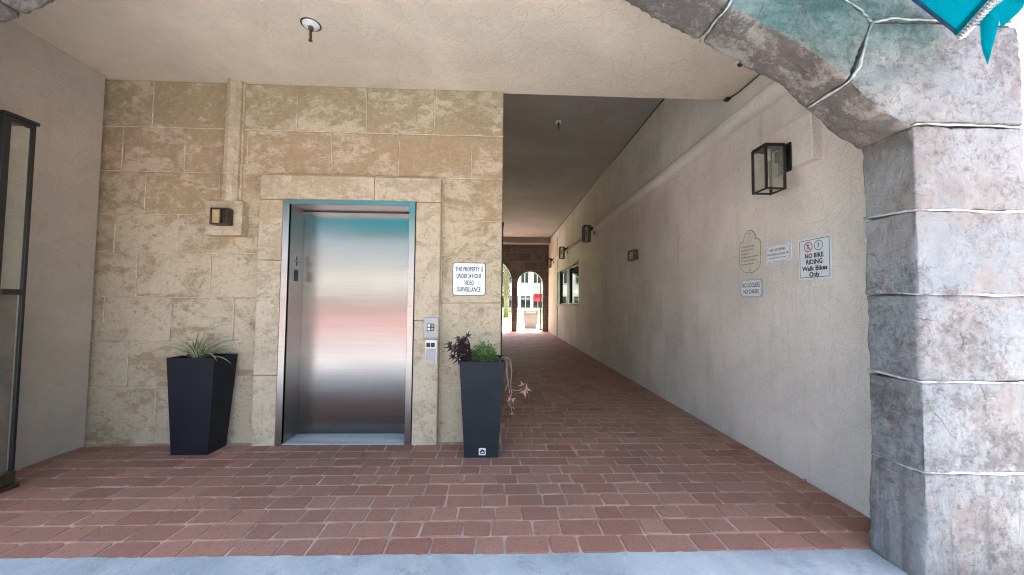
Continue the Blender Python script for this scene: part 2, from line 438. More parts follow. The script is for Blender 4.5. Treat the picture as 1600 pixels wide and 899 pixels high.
# ------------------------------------------------------------------ ground
pave = struct(obj('pavement', boxes([(XL-.3, XR+.1, Y0+.02, YF+.5, -.10, -.0055)]), 'grout'))
sid = bmesh.new()
vs_ = [sid.verts.new(p) for p in ((-30, 2.32, .003), *[(x_, 2.003+(2.062-x_)*.0080+random.uniform(-.005, .005), .003) for x_ in [-5+k*.04 for k in range(176)]], (2.062, 2.003, .003), (2.062, 1.6, .003), (40, 1.6, .003), (40, -.45, .003), (-30, -.45, .003))]
sid.faces.new(vs_)
bmesh.ops.subdivide_edges(sid, edges=sid.edges[:], cuts=0)
struct(obj('sidewalk', sid, 'concrete_blue'))
struct(obj('kerb', box(-30, 40, -.60, -.45, -.15, .004, .01), 'light_paving'))
struct(obj('road', box(-60, 60, -9.2, -.60, -.3, -.13), 'asphalt'))
struct(obj('plaza', box(-60, 60, -23, -9.2, -.3, -.02), 'red_plaza'))
gm = bmesh.new(); g4 = [gm.verts.new(p) for p in ((-400, -400, -.31), (400, -400, -.31), (400, 400, -.31), (-400, 400, -.31))]; gm.faces.new(g4)
struct(obj('ground', gm, 'light_paving'))

def paver_mesh(bm, cx, cy, wd, dp, rnd, z=0.):
    hx, hy = wd/2-.0032, dp/2-.0030
    rings = []
    rad = rnd.uniform(.011, .028); tilt = (rnd.uniform(-.0018, .0018), rnd.uniform(-.0018, .0018)); lift = rnd.uniform(-.0020, .0018)
    jit = [(rnd.uniform(-.004, .004), rnd.uniform(-.003, .003)) for _ in range(4)]
    for inset, zz in ((0, -.014), (.0055, 0)):
        ring = []
        for ci, (sx, sy) in enumerate(((1, 1), (-1, 1), (-1, -1), (1, -1))):
            ccx, ccy = sx*(hx-rad)+jit[ci][0], sy*(hy-rad)+jit[ci][1]
            for k in range(3):
                t = math.pi/2*ci + math.pi/4*k
                x, y = ccx + math.cos(t)*(rad-inset), ccy + math.sin(t)*(rad-inset)
                ring.append(bm.verts.new((cx+x, cy+y, z+zz+lift+(tilt[0]*x/hx+tilt[1]*y/hy if zz == 0 else 0))))
        rings.append(ring)
    A, B = rings; n = len(A)
    for k in range(n): bm.faces.new((A[k], A[(k+1) % n], B[(k+1) % n], B[k]))
    bm.faces.new(B)
rnd = random.Random(3)
spots = []
y = 2.019; row = 0
while y < YF+.3:
    yc = y + ROW/2
    x0 = XL+.01 if yc < YW else (XT+.01 if yc < 6.5 else -1.68)
    x1 = XR-.005
    x = x0 - rnd.uniform(0, .22); k = rnd.randrange(5)
    while x < x1-.02:
        wd = (.246, .246, .163, .246, .163)[k % 5]*rnd.uniform(.965, 1.035); k += 1
        if rnd.random() < .12: k += 1
        a, c = max(x, x0), min(x+wd, x1)
        if x1-c < .05: c = x1
        if c-a > .05: spots.append(((a+c)/2, yc+rnd.uniform(-.002, .002), c-a))
        x = x+wd if c < x1 else x1
    y += ROW; row += 1
spots.sort(key=lambda s: s[1])
front = [s for s in spots if s[1] > 2.0][:300]; rest = [s for s in spots if s not in set(front)]
protos = {}
for cx, cy_, wd in front:
    key = round(wd/.012); var = rnd.randrange(3)
    if (key, var) not in protos:
        b_ = bmesh.new(); paver_mesh(b_, 0, 0, key*.012, ROW, random.Random(key*10+var))
        bmesh.ops.recalc_face_normals(b_, faces=b_.faces)
        me = bpy.data.meshes.new('paver'); b_.to_mesh(me); b_.free(); me.materials.append(MAT['paver']); protos[(key, var)] = me
    o = link('paver', protos[(key, var)], None, pave, (cx, cy_, 0)); o.scale = (wd/(key*.012), 1, 1)
b_ = bmesh.new()
for cx, cy_, wd in rest: paver_mesh(b_, cx, cy_, wd, ROW, rnd)
o = obj('paver_field', b_, 'paver_far', pave); o['kind'] = 'stuff'

# ------------------------------------------------------------------ ceilings and enclosing walls
struct(obj('ceiling', boxes([(-8, XR+.2, Y1-.02, YW+.03, CE, CE+.9)]), 'stucco_ceiling'))
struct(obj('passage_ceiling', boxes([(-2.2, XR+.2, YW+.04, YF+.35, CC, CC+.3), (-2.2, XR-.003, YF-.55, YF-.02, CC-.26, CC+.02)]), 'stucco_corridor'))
rw = thing('plaster_wall', 'long beige plaster wall along the passage, carrying the notice signs', 'wall', (XR, 9, 0))
WY0, WY1, WZ0, WZ1 = 10.8, 14.62, 1.30, 2.56
obj('wall_body', boxes([(XR, XR+.25, Y0+.05, WY0, -.05, CC+.02), (XR, XR+.25, WY1, YF+.35, -.05, CC+.02),
                        (XR, XR+.25, WY0, WY1, -.05, WZ0), (XR, XR+.25, WY0, WY1, WZ1, CC+.02)]), 'stucco_wall', rw)
obj('wall_end', boxes([(XR-.02, XR, 14.68, YF-.02, -.02, CC-.3)]), 'stucco_ceiling', rw)
obj('wall_ledge', prism([(XR+.01, 3.090)] + [(XR-.02-.085*math.sin(math.pi*k/10), 3.175-.085*math.cos(math.pi*k/10)) for k in range(11)] + [(XR+.01, 3.262)], 'Y', Y1-.1, 8.75), 'stucco_pale', rw, False)
obj('conduit', tube([(XR-.03, 8.8, 3.16), (XR-.03, 15.6, 3.16)], .035, 8), 'stucco_ceiling', rw, True)
# plaster block carrying the near lantern
obj('lamp_block', box(XR-.078, XR+.01, 2.585, 3.02, 2.43, 2.79, .006), 'stucco_wall', rw)

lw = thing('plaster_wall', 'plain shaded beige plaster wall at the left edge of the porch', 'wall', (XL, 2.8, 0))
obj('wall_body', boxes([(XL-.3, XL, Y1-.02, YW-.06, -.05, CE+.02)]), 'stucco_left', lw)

# lift shaft mass and the passage side walls behind it
sh = thing('lift_shaft', 'plain side of the lift shaft along the shaded passage', 'wall', (XT, 5, 0))
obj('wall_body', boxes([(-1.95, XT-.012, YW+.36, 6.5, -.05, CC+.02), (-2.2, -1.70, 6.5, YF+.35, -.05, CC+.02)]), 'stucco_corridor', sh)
ps = tag(obj('pilaster', boxes([(-.06, .078, 6.35, 6.52, 0, 2.72), (-.06, .086, 6.33, 6.54, 2.66, 2.74)], .006), 'brown_paint'),
         'narrow dark brown timber post just past the lift wall corner', 'post')

# ------------------------------------------------------------------ lift wall of coral stone blocks
sw = thing('stone_wall', 'tan and cream weathered stone block wall around the lift door', 'wall', (-1.9, YW, 0))
FX0, FX1, FZ = -2.272, -.56, 2.54
SX0, SX1, SZ = -2.045, -.803, 2.305
obj('wall_core', boxes([(-4.3, FX0+.05, YW+.009, YW+.30, -.05, CE+.02), (FX1-.05, XT-.004, YW+.009, YW+.36, -.05, CC+.02),
                        (FX0+.05, FX1-.05, YW+.009, YW+.30, FZ-.1, CE+.02), (-4.3, FX1-.05, YW+.06, YW+.37, CE, CC+.02)]), 'mortar_cream', sw)
rows = [CE+.002, 3.0, 2.565, 2.15, 1.785, 1.36, .945, .51, -.02]
cuts = [[-3.357, -2.665, -1.99, -1.32, -.654], [-3.62, -3.04, -2.45, -1.647, -.993, -.278], [-3.39, -2.70], [-3.65, -3.07],
        [-3.43, -2.75], [-3.71, -3.10, -2.52], [-3.47, -2.76], [-3.2, -2.60]]
GAP = .0045
beads = []
def stone(x0, x1, z0, z1, nm='stone_block', y=YW, mat='travertine'):
    rr = random.Random(int((x0*97+z0*31)*100))
    yy = y + rr.uniform(-.003, .002)
    o = obj(nm, box(x0+GAP, x1-GAP, yy, y+.05, z0+GAP, z1-GAP, .004), mat, sw)
for i in range(8):
    zt, zb = rows[i], rows[i+1]
    if i < 2:
        xs = [-4.2] + cuts[i] + [XT]
        for a, c in zip(xs, xs[1:]): stone(a, c, zb, zt)
        for a in cuts[i]: beads.append((a, a, zb, zt))
        beads.append((-4.2, XT, zb, zb))
    else:
        xs = [-4.2] + cuts[i] + [FX0-.006]
        for a, c in zip(xs, xs[1:]): stone(a, c, zb, zt)
        for a in cuts[i]: beads.append((a, a, zb, zt))
        if zb > 0: beads.append((-4.2, FX0, zb, zb))
for zt, zb in ((2.565, 2.143), (2.143, 1.778), (1.778, 1.335), (1.335, .505), (.505, -.02)):
    stone(FX1+.006, XT, zb, zt)
    if zb > 0: beads.append((FX1, XT, zb, zb))
rb = random.Random(5)
for x0, x1, z0, z1 in beads:                       # slightly wandering raised mortar beads
    n = max(2, int(max(x1-x0, z1-z0)/.12)); pts = []
    for k in range(n+1):
        t = k/n; pts.append((x0+(x1-x0)*t + (rb.uniform(-.002, .002) if x0 == x1 else 0), YW-.0005, z0+(z1-z0)*t + (rb.uniform(-.002, .002) if z0 == z1 else 0)))
    obj('mortar_joint', tube(pts, [rb.uniform(.0042, .0066) for _ in pts], 6), 'mortar_cream', sw, True)
# raised stone surround of the lift door
for a in ((FX0, SX0-.004, -.02, .64), (FX0, SX0-.004, .64, 1.72), (FX0, SX0-.004, 1.72, 2.30), (SX1+.004, FX1, -.02, 1.16), (SX1+.004, FX1, 1.16, 2.30), (FX0, -1.2, 2.30, FZ), (-1.2, FX1, 2.30, FZ)):
    rr = random.Random(int(a[0]*50+a[2]*77))
    g = .0015
    obj('surround_stone', box(a[0]+g, a[1]-g, YW-.078+rr.uniform(-.0015, .0015), YW+.28, a[2]+g, a[3]-g, .010, 2), 'travertine_trim', sw)
# plastered conduit run and its box
obj('conduit_cover', prism([(-2.645, YW+.01), (-2.642, YW-.04), (-2.618, YW-.075), (-2.575, YW-.09), (-2.532, YW-.075), (-2.508, YW-.04), (-2.505, YW+.01)], 'Z', 2.27, CE+.01), 'travertine_trim', sw)
obj('conduit_rib', boxes([(-2.505, -2.485, YW-.018, YW+.01, 2.28, CE+.01), (-2.668, -2.647, YW-.012, YW+.01, 2.28, CE+.01)], .004), 'travertine_trim', sw)
obj('outlet_block', box(-2.752, -2.415, YW-.098, YW+.01, 1.945, 2.272, .008, 2), 'travertine_trim', sw)

bl = thing('wall_light', 'small brown cube wall light on the stone block wall', 'light', (-2.62, YW-.075, 2.03))
obj('housing', boxes([(-2.70, -2.545, YW-.182, YW-.099, 2.030, 2.042), (-2.70, -2.545, YW-.182, YW-.099, 2.172, 2.184), (-2.557, -2.545, YW-.182, YW-.099, 2.042, 2.172),
                      (-2.70, -2.688, YW-.182, YW-.099, 2.042, 2.172), (-2.688, -2.557, YW-.118, YW-.099, 2.042, 2.172), (-2.61, -2.60, YW-.185, YW-.122, 2.042, 2.172)], .002), 'dark_bronze', bl)
obj('lens', box(-2.686, -2.612, YW-.176, YW-.122, 2.044, 2.170, .004), 'amber_lens', bl)
obj('louvre', box(-2.598, -2.560, YW-.174, YW-.122, 2.044, 2.170, .004), 'black_metal', bl)

for c_ in bl.children: c_.location.x += .055

# ------------------------------------------------------------------ lift
lf = thing('elevator', 'brushed stainless steel lift door set in its steel frame', 'elevator', (-1.42, YW+.1, 0))
DY = YW+.19
FW = .058
o = obj('door_frame', boxes([(SX0, SX0+FW, YW-.084, YW-.05, 0, SZ), (SX1-FW, SX1, YW-.084, YW-.05, 0, SZ), (SX0+FW, SX1-FW, YW-.084, YW-.05, SZ-FW*.8, SZ)], .002), 'brushed_frame', lf)
quad_uv(o, lambda c: (c.x, c.z))
o = obj('jamb', box(SX0+FW-.004, SX0+FW, YW-.05, DY+.02, 0, SZ-FW*.8), 'brushed_frame', lf); quad_uv(o, lambda c: (c.y, c.z))
o = obj('jamb', box(SX1-FW, SX1-FW+.004, YW-.05, DY+.02, 0, SZ-FW*.8), 'brushed_frame', lf); quad_uv(o, lambda c: (c.y, c.z))
o = obj('head_panel', boxes([(SX0+FW, SX1-FW, YW-.05, DY+.02, SZ-FW*.8, SZ-FW*.8+.004)]), 'brushed_frame', lf); quad_uv(o, lambda c: (c.x, c.y))
o = obj('door_panel', box(SX0+FW+.001, SX1-FW-.001, DY, DY+.03, .012, SZ-FW*.8-.001), 'brushed_door', lf); quad_uv(o, lambda c: (c.x, c.z))
obj('door_seam', box(SX0+FW, SX1-FW, DY-.006, DY, SZ-FW*.8-.012, SZ-FW*.8-.003), 'black_metal', lf)
sl = obj('sill', boxes([(SX0+FW, SX1-FW, YW-.075, DY+.01, 0, .010)] + [(SX0+FW+.02, SX1-FW-.02, YW-.06+k*.030, YW-.048+k*.030, .010, .013) for k in range(8)]), 'grey_plastic', lf)
# floor marker on the jamb
JX = SX0+FW+.001
hp = obj('floor_plate', box(JX, JX+.003, YW+.035, YW+.105, 1.66, 1.80), 'sign_grey', lf)
obj('symbol', prism([(YW+.07, 1.668), (YW+.098, 1.73), (YW+.07, 1.792), (YW+.042, 1.73)], 'X', JX+.003, JX+.0045), 'ink_black', hp)
obj('symbol', boxes([(JX+.0045, JX+.0055, YW+.052, YW+.088, 1.727, 1.735), (JX+.0045, JX+.0055, YW+.066, YW+.074, 1.70, 1.765)]), 'sign_grey', hp)
obj('floor_display', box(JX, JX+.004, YW+.035, YW+.10, 1.53, 1.64), 'ink_black', lf)

PF = YW-.080
cp = thing('call_panel', 'grey lift call panel with four square buttons', 'panel', (-.63, PF, 1.0))
obj('face_plate', box(-.700, -.562, PF-.022, PF, .998, 1.192, .006, 2), 'grey_plastic', cp)
bz = obj('button_bezel', box(-.668, -.598, PF-.024, PF-.020, 1.065, 1.135, .002), 'ink_black', cp)
for i in range(2):
    for j in range(2):
        obj('button', box(-.661+i*.033, -.637+i*.033, PF-.027, PF-.024, 1.072+j*.033, 1.096+j*.033, .002), 'amber_lens' if i else 'sign_white', bz)
kp = thing('card_reader', 'pale grey entry reader with two dark windows, under the call panel', 'panel', (-.62, PF, .75))
obj('case', box(-.680, -.566, PF-.028, PF, .748, .980, .008, 2), 'white_enamel', kp)
obj('cover', box(-.672, -.582, PF-.034, PF-.028, .756, .900, .004), 'grey_plastic', kp)
for i in range(2): obj('reader_window', box(-.668+i*.042, -.632+i*.042, PF-.032, PF-.027, .915, .955, .002), 'ink_black', kp)

# ------------------------------------------------------------------ front arch of rough stone
AX = -.715
arc_r = [(1.385, 3.085), (1.60, 2.985), (1.815, 2.88), (2.115, 2.722), (2.305, 2.622), (2.458, 2.510), (2.57, 2.405), (2.68, 2.318), (2.815, 2.245)]
def crown(x):           # circular crown between the measured haunches
    R = 3.6; zc = 3.085 - math.sqrt(R*R-1.385**2); return zc + math.sqrt(R*R-x*x)
def soffit(x):
    a = abs(x-AX)
    if a <= 1.385: return crown(a)
    for (xa, za), (xb, zb) in zip(arc_r, arc_r[1:]):
        if a <= xb: return za + (zb-za)*(a-xa)/(xb-xa)
    return arc_r[-1][1]
def spts(xa, xb, n):    # soffit points from xa to xb
    return [(xa+(xb-xa)*k/n, soffit(xa+(xb-xa)*k/n)) for k in range(n+1)]
PX0, PX1 = 2.10, 2.695
ar = thing('stone_arch', 'rough weathered grey stone arch framing the porch', 'arch', (PX0, Y0, 0))
for sgn in (1, -1):
    mx = (lambda x: x) if sgn == 1 else (lambda x: 2*AX-x)
    zz = [-.04, .524, .965, 1.405, 1.830, 2.270]
    vox = .016 if sgn == 1 else .03
    for a, c in zip(zz, zz[1:]):
        xa, xb = sorted((mx(PX0), mx(PX1)))
        if sgn == 1 and a < 0:      # foot of the pier spreads a little
            bm_ = prism([(xa-.022, a), (xb, a), (xb, c-.002), (xa, c-.002)], 'Y', Y0, Y1)
        else:
            bm_ = box(xa, xb, Y0+random.uniform(-.003, .003), Y1, a+.002, c-.002)
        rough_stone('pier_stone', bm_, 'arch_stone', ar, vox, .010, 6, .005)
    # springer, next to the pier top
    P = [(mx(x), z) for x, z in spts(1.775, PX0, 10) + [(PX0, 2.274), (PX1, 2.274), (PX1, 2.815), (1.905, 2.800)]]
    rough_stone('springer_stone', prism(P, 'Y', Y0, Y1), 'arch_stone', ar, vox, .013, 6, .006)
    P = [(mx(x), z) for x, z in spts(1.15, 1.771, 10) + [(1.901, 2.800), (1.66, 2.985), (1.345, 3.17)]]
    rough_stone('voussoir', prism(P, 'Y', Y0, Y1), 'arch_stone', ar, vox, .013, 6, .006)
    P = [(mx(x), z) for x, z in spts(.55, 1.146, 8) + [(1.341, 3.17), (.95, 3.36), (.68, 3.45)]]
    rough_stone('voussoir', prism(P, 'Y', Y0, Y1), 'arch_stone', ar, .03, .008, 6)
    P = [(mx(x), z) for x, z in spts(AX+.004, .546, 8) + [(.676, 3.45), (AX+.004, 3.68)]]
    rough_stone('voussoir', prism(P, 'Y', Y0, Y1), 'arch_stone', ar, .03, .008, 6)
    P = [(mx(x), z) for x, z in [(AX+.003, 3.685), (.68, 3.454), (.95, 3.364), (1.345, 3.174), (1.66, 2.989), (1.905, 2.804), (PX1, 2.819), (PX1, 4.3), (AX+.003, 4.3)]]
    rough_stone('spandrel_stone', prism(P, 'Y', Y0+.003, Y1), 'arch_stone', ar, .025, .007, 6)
def wob(pts, a=.004, n=6, s=11):
    rr = random.Random(s); out = []
    for p, q in zip(pts, pts[1:]):
        for k in range(n):
            t = k/n; out.append(tuple(p[i]+(q[i]-p[i])*t + rr.uniform(-a, a) for i in range(3)))
    out.append(pts[-1]); return out
yf = Y0+.004; xe = PX0
for z in (.524, .965, 1.405, 1.830):
    zi = z + random.uniform(-.03, .02)
    pts = wob([(xe+.007, Y1-.005, zi), (xe+.006, Y0+.10, zi*.4+z*.6), (xe+.008, yf+.010, z), (xe+.20, yf, z+.004), (xe+.42, yf, z-.004), (PX1-.01, yf, z+.002)], .0022, 4, int(z*100))
    rr = random.Random(int(z*50)); obj('mortar_joint', tube(pts, [rr.uniform(.006, .0095) for _ in pts], 6), 'mortar_white', ar, True)
pts = wob([(2.10, Y1-.03, 2.262), (2.115, Y0+.05, 2.262), (2.13, yf, 2.274), (2.4, yf, 2.275), (PX1-.01, yf, 2.27)], .003, 5, 3); obj('mortar_joint', tube(pts, [random.uniform(.003, .007) for _ in pts], 6), 'mortar_white', ar, True)
zs = soffit(1.773)
for P, rad in (([(1.773, Y1-.01, zs), (1.775, Y0+.005, zs), (1.83, yf, zs+.08), (1.903, yf-.002, 2.795)], .011), ([(1.903, yf-.002, 2.795), (2.02, yf, 2.825), (2.22, yf, 2.822), (PX1, yf, 2.815)], .010),
               ([(1.903, yf-.002, 2.795), (1.85, yf, 2.86), (1.66, yf, 2.985), (1.343, yf, 3.172)], .010), ([(1.148, Y1-.01, soffit(1.148)), (1.148, Y0, soffit(1.148)), (1.343, yf, 3.172)], .009)):
    pts = wob(P, .003, 6, int(P[0][0]*100)); obj('mortar_joint', tube(pts, [random.uniform(rad*.35, rad*.85) for _ in pts], 6), 'mortar_white', ar, True)
# unseen building front and mass; top kept low so sun reaches the awning
bd = thing('building', 'unseen grey painted wall top above the stone arch, kept low for the sun', 'building', (-4, 5, 4.3))
obj('unseen_upper_wall', boxes([(-14, PX1, Y0+.02, YF+.3, CC+.32, 4.86), (-14, PX1, Y0+.02, Y1, 4.302, CC+.32), (-14, 2*AX-PX1, Y0, Y1, -.05, 4.3), (XR+.255, PX1, Y1+.01, YF+.35, -.05, CC+.31)]), 'unseen_facade_paint', bd)

# ------------------------------------------------------------------ teal awning
aw = thing('awning', 'teal canvas awning with white laced edge above the stone pier', 'awning', (AX, Y0, 2.73))
ZB = 2.731
A_ = Vector((2.347, Y0-.02, ZB)); dirv = Vector((2.217-2.345, 1.526-1.738, 0)).normalized()
B_ = A_ + dirv*1.15
T_ = Vector((1.30, Y0-.015, 3.52))
def mir(v): return Vector((2*AX-v.x, v.y, v.z))
def panel(name, pts, mat, parent, thick=.004):
    bm = bmesh.new(); fs = bm.faces.new([bm.verts.new(p) for p in pts]); bm.normal_update()
    n = fs.normal.copy(); r_ = bmesh.ops.extrude_face_region(bm, geom=[fs])
    for v in r_['geom']:
        if isinstance(v, bmesh.types.BMVert): v.co += n*thick
    return obj(name, bm, mat, parent)
for k, q in ((0, lambda v: v), (1, mir)):
    panel('canvas', [q(A_), q(B_), q(T_)], 'teal_canvas', aw)
panel('canvas', [B_, mir(B_), mir(T_), T_], 'teal_canvas', aw)
obj('frame_bar', tube([A_+Vector((.0, 0, -.012)), B_+Vector((0, 0, -.012)), mir(B_)+Vector((0, 0, -.012)), mir(A_)+Vector((0, 0, -.012))], .014, 8), 'white_enamel', aw, True)
obj('wall_bar', tube([A_+Vector((0, -.005, 0)), T_+Vector((0, -.01, 0)), mir(T_)+Vector((0, -.01, 0)), mir(A_)+Vector((0, -.005, 0))], .012, 8), 'dark_bronze', aw, True)
hm = bmesh.new(); side = dirv.cross(Vector((0, 0, 1)))
n_ = Vector((T_-A_)).cross(dirv).normalized()
if n_.z > 0: n_ = -n_
inw = (T_-A_) - dirv*(T_-A_).dot(dirv); inw.normalize()
panel('hem', [A_+n_*.006+inw*.012, A_+dirv*1.05+n_*.006+inw*.012, A_+dirv*1.05+n_*.006+inw*.030, A_+(T_-A_).normalized()*.035+n_*.006], 'teal_canvas', aw)
panel('hem', [A_+n_*.005, A_+n_*.005+dirv*.03+inw*.02, T_+n_*.005+dirv*.045, T_+n_*.005], 'navy_canvas', aw)
lc = bmesh.new()
for k in range(50):                           # lacing wound round the bar
    c = A_ + Vector((0, 0, -.012)) + dirv*(.012+k*.022); pts = []
    for j in range(7):
        t = 2*math.pi*j/6.; pts.append(c + dirv*(.014*j/6.) + (Vector((0, 0, 1))*math.sin(t) + side*math.cos(t))*.017)
    atube(lc, pts, .0042, 5)
obj('lacing', lc, 'sign_grey', aw, True)
# scalloped valance hanging from the edge
vm = bmesh.new(); N = 90; out = -side if (-side).x > 0 else side
top, bot = [], []
L = 1.03
for k in range(N+1):
    t = k/N; s = .105 + t*L; c = A_ + dirv*s + out*(.028 + .012*math.sin(s*31)) + Vector((0, 0, -.010))
    ph = (s-.105)/.21; sc = abs(math.sin(math.pi*ph))
    dep = .055 + .065*sc
    if s < .215: dep = .03 + .20*max(0, 1-abs(s-.128)/.05)**1.4
    top.append(vm.verts.new(c)); bot.append(vm.verts.new(c + Vector((0, 0, -dep)) + out*(.02*math.sin(s*47)+.02)))
for k in range(N): vm.faces.new((top[k], top[k+1], bot[k+1], bot[k]))
vo = obj('valance', vm, 'teal_canvas', aw, True)
md = vo.modifiers.new('s', 'SOLIDIFY'); md.thickness = .003
fm = bmesh.new()
bF, bG = B_, mir(B_)
top, bot = [], []
for k in range(201):
    t = k/200; c = bF + (bG-bF)*t + Vector((0, -.03+.008*math.sin(k*.9), -.01)); dep = .17 + .09*abs(math.sin(math.pi*t*18))
    top.append(fm.verts.new(c)); bot.append(fm.verts.new(c+Vector((0, .01*math.sin(k*1.3), -dep))))
for k in range(200): fm.faces.new((top[k], top[k+1], bot[k+1], bot[k]))
vo = obj('valance', fm, 'teal_canvas', aw, True); md = vo.modifiers.new('s', 'SOLIDIFY'); md.thickness = .003

# ------------------------------------------------------------------ planters
def planter(name, label, cx, cy_, wt, wb, h, mat, dt=None, db=None):
    t = thing(name, label, 'planter', (cx, cy_, 0), 'tall tapered planters beside the lift')
    bm = bmesh.new(); th = .016
    dt = (dt or wt)/wt; db = (db or wb)/wb
    def ring(hw, z): return [bm.verts.new((cx+sx*hw, cy_+sy*hw*(dt if z > .3 else db), z)) for sx, sy in ((-1, -1), (1, -1), (1, 1), (-1, 1))]
    b0 = ring(wb/2, .002); r1 = ring(wt/2-.001, h-.006); r1b = ring(wt/2, h); r2 = ring(wt/2-th, h); wi = wt/2-th-.02; r3 = ring(wi, h-.10)
    for A, B in ((b0, r1), (r1, r1b), (r1b, r2), (r2, r3)):
        for k in range(4): bm.faces.new((A[k], A[(k+1) % 4], B[(k+1) % 4], B[k]))
    bm.faces.new(b0[::-1]); bm.faces.new(r3)
    ed = [e for e in bm.edges if abs(e.verts[0].co.z-e.verts[1].co.z) > .3]
    bmesh.ops.bevel(bm, geom=ed, offset=.004, segments=2, affect='EDGES', profile=.5)
    obj('pot', bm, mat, t)
    sm = bmesh.new(); n = 14; hs = wt/2-th-.006; g = [[sm.verts.new((cx-hs+2*hs*i/n, cy_+(-hs+2*hs*j/n)*dt, h-.035+.022*mnoise.noise(Vector((i*.7+cx*9, j*.7, 1))))) for i in range(n+1)] for j in range(n+1)]
    for j in range(n):
        for i in range(n): sm.faces.new((g[j][i], g[j][i+1], g[j+1][i+1], g[j+1][i]))
    obj('soil', sm, 'soil', t)
    return t
p1 = planter('planter', 'tall black tapered planter holding a striped spider plant', -2.642, 3.44, .405, .31, .835, 'planter_black', .29, .225)
p2 = planter('planter', 'tall slate grey tapered planter with white maker badge, at the wall corner', -.130, 3.385, .392, .290, .832, 'planter_slate')
pf = 3.385-.145-(.392-.290)/2*(.045/.83)-.0035
bg_ = obj('badge', box(-.120-.030, -.120+.030, pf-.003, pf+.004, .025, .085, .003), 'sign_white', p2)
obj('emblem', prism([(-.141, .036), (-.099, .036), (-.099, .060), (-.106, .064), (-.106, .072), (-.113, .070), (-.120, .077), (-.127, .070), (-.134, .072), (-.134, .064), (-.141, .060)], 'Y', pf-.005, pf-.003), 'ink_black', bg_)
obj('emblem', boxes([(-.133, -.125, pf-.006, pf-.005, .042, .052), (-.115, -.107, pf-.006, pf-.005, .042, .052), (-.124, -.116, pf-.006, pf-.005, .050, .060)]), 'sign_white', bg_)
for k in range(9):
    a = random.Random(k+50); x, y_ = -.13+a.uniform(-.02, .16), 3.22+a.uniform(0, .15)
    if k == 0: x, y_ = -.27, 3.215
    bm = bmesh.new(); bmesh.ops.create_icosphere(bm, subdivisions=1, radius=.011 if k else .014)
    for v in bm.verts: v.co = Vector((x, y_, .818)) + Vector((v.co.x*1.3, v.co.y, v.co.z*.7))*(1+.2*mnoise.noise(v.co*40+Vector((k, 0, 0))))
    obj('pebble', bm, 'pebble', p2, True)

def blade(name, base, az, length, lift, droop, width, mat, parent, rnd_):
    """one strap leaf: arching strip with a folded midrib"""
    bm = bmesh.new(); uvl = bm.loops.layers.uv.new('UVMap'); n = 9; rows_ = []
    hd = Vector((math.cos(az), math.sin(az), 0)); sd = Vector((-math.sin(az), math.cos(az), 0))
    p = Vector(base); ang = lift; rows_ = []
    for k in range(n+1):
        t = k/n; wv = width*(math.sin(math.pi*min(1, .22+t*.80))**.8)*(1 if t < .95 else .4)
        up = Vector((0, 0, 1))*math.cos(ang) - hd*math.sin(ang)
        rows_.append([bm.verts.new(p - sd*wv/2 + up*wv*.22), bm.verts.new(p), bm.verts.new(p + sd*wv/2 + up*wv*.22)])
        p = p + (hd*math.cos(ang) + Vector((0, 0, 1))*math.sin(ang))*length/n; ang -= droop/n*(.4+1.2*t)
    for k, (A, B) in enumerate(zip(rows_, rows_[1:])):
        for j in range(2):
            fc = bm.faces.new((A[j], A[j+1], B[j+1], B[j])); us = (j*.5, j*.5+.5, j*.5+.5, j*.5)
            for lp, uu in zip(fc.loops, us): lp[uvl].uv = (uu, k/n)
    return obj(name, bm, mat, parent, True)
sp = thing('spider_plant', 'spider plant with thin cream-striped arching leaves', 'plant', (-2.66, 3.40, .81))
rp = random.Random(21)
LE = [(3.05, .34, .55, 1.0), (3.3, .27, .75, 1.3), (2.8, .25, .9, 1.2), (3.6, .22, .6, 2.0), (.1, .36, .75, 1.0), (-.15, .34, .6, .8), (.25, .30, .9, 1.2), (-.45, .30, .5, 1.5), (-.3, .34, .30, 1.1),
      (1.5, .26, 1.25, .5), (2.3, .25, 1.2, .7), (.8, .28, 1.15, .6), (-1.2, .20, 1.2, .8), (-2.2, .20, 1.1, 1.0), (-1.7, .17, 1.35, .5)]
for k in range(40):
    if k < len(LE): az, ln, li, dr = LE[k]
    else: az, ln, li, dr = rp.uniform(-3.14, 3.14), rp.uniform(.14, .27), rp.uniform(.55, 1.4), rp.uniform(.4, 1.7)
    if math.sin(az) > .5 and ln > .22: ln *= .8
    blade('leaf', (-2.655+rp.uniform(-.03, .03), 3.40+rp.uniform(-.025, .025), .805), az+rp.uniform(-.1, .1), ln*1.22, li, dr, rp.uniform(.016, .026), 'spider_leaf', sp, rp)

def lobed_leaf(name, base, d, up, size, mat, parent, lobes=5, cut=.42, curl=.25):
    """palmate leaf with pointed lobes"""
    d = Vector(d).normalized(); up = (Vector(up) - d*Vector(up).dot(d)).normalized(); s = d.cross(up)
    bm = bmesh.new(); c = bm.verts.new(Vector(base)+d*size*.28 - up*size*.05); pts = []
    span = math.radians(125)
    for k in range(lobes*2+1):
        t = -span + 2*span*k/(lobes*2); tip = k % 2 == 1
        rr = size*(1.0-.42*abs(t)/span)*(1 if tip else cut) * (.74 if tip else .74)
        if k in (0, lobes*2): rr = size*.12
        pts.append(bm.verts.new(Vector(base)+d*size*.28 + (d*math.cos(t)+s*math.sin(t))*rr - up*curl*rr*rr/size + up*(0 if tip else .04*size)))
    for a, b2 in zip(pts, pts[1:]): bm.faces.new((c, a, b2))
    return obj(name, bm, mat, parent, False)
pv = thing('purple_plant', 'dark purple sweet potato plant with pointed lobed leaves', 'plant', (-.26, 3.30, .80))
rq = random.Random(9)
stems = bmesh.new()
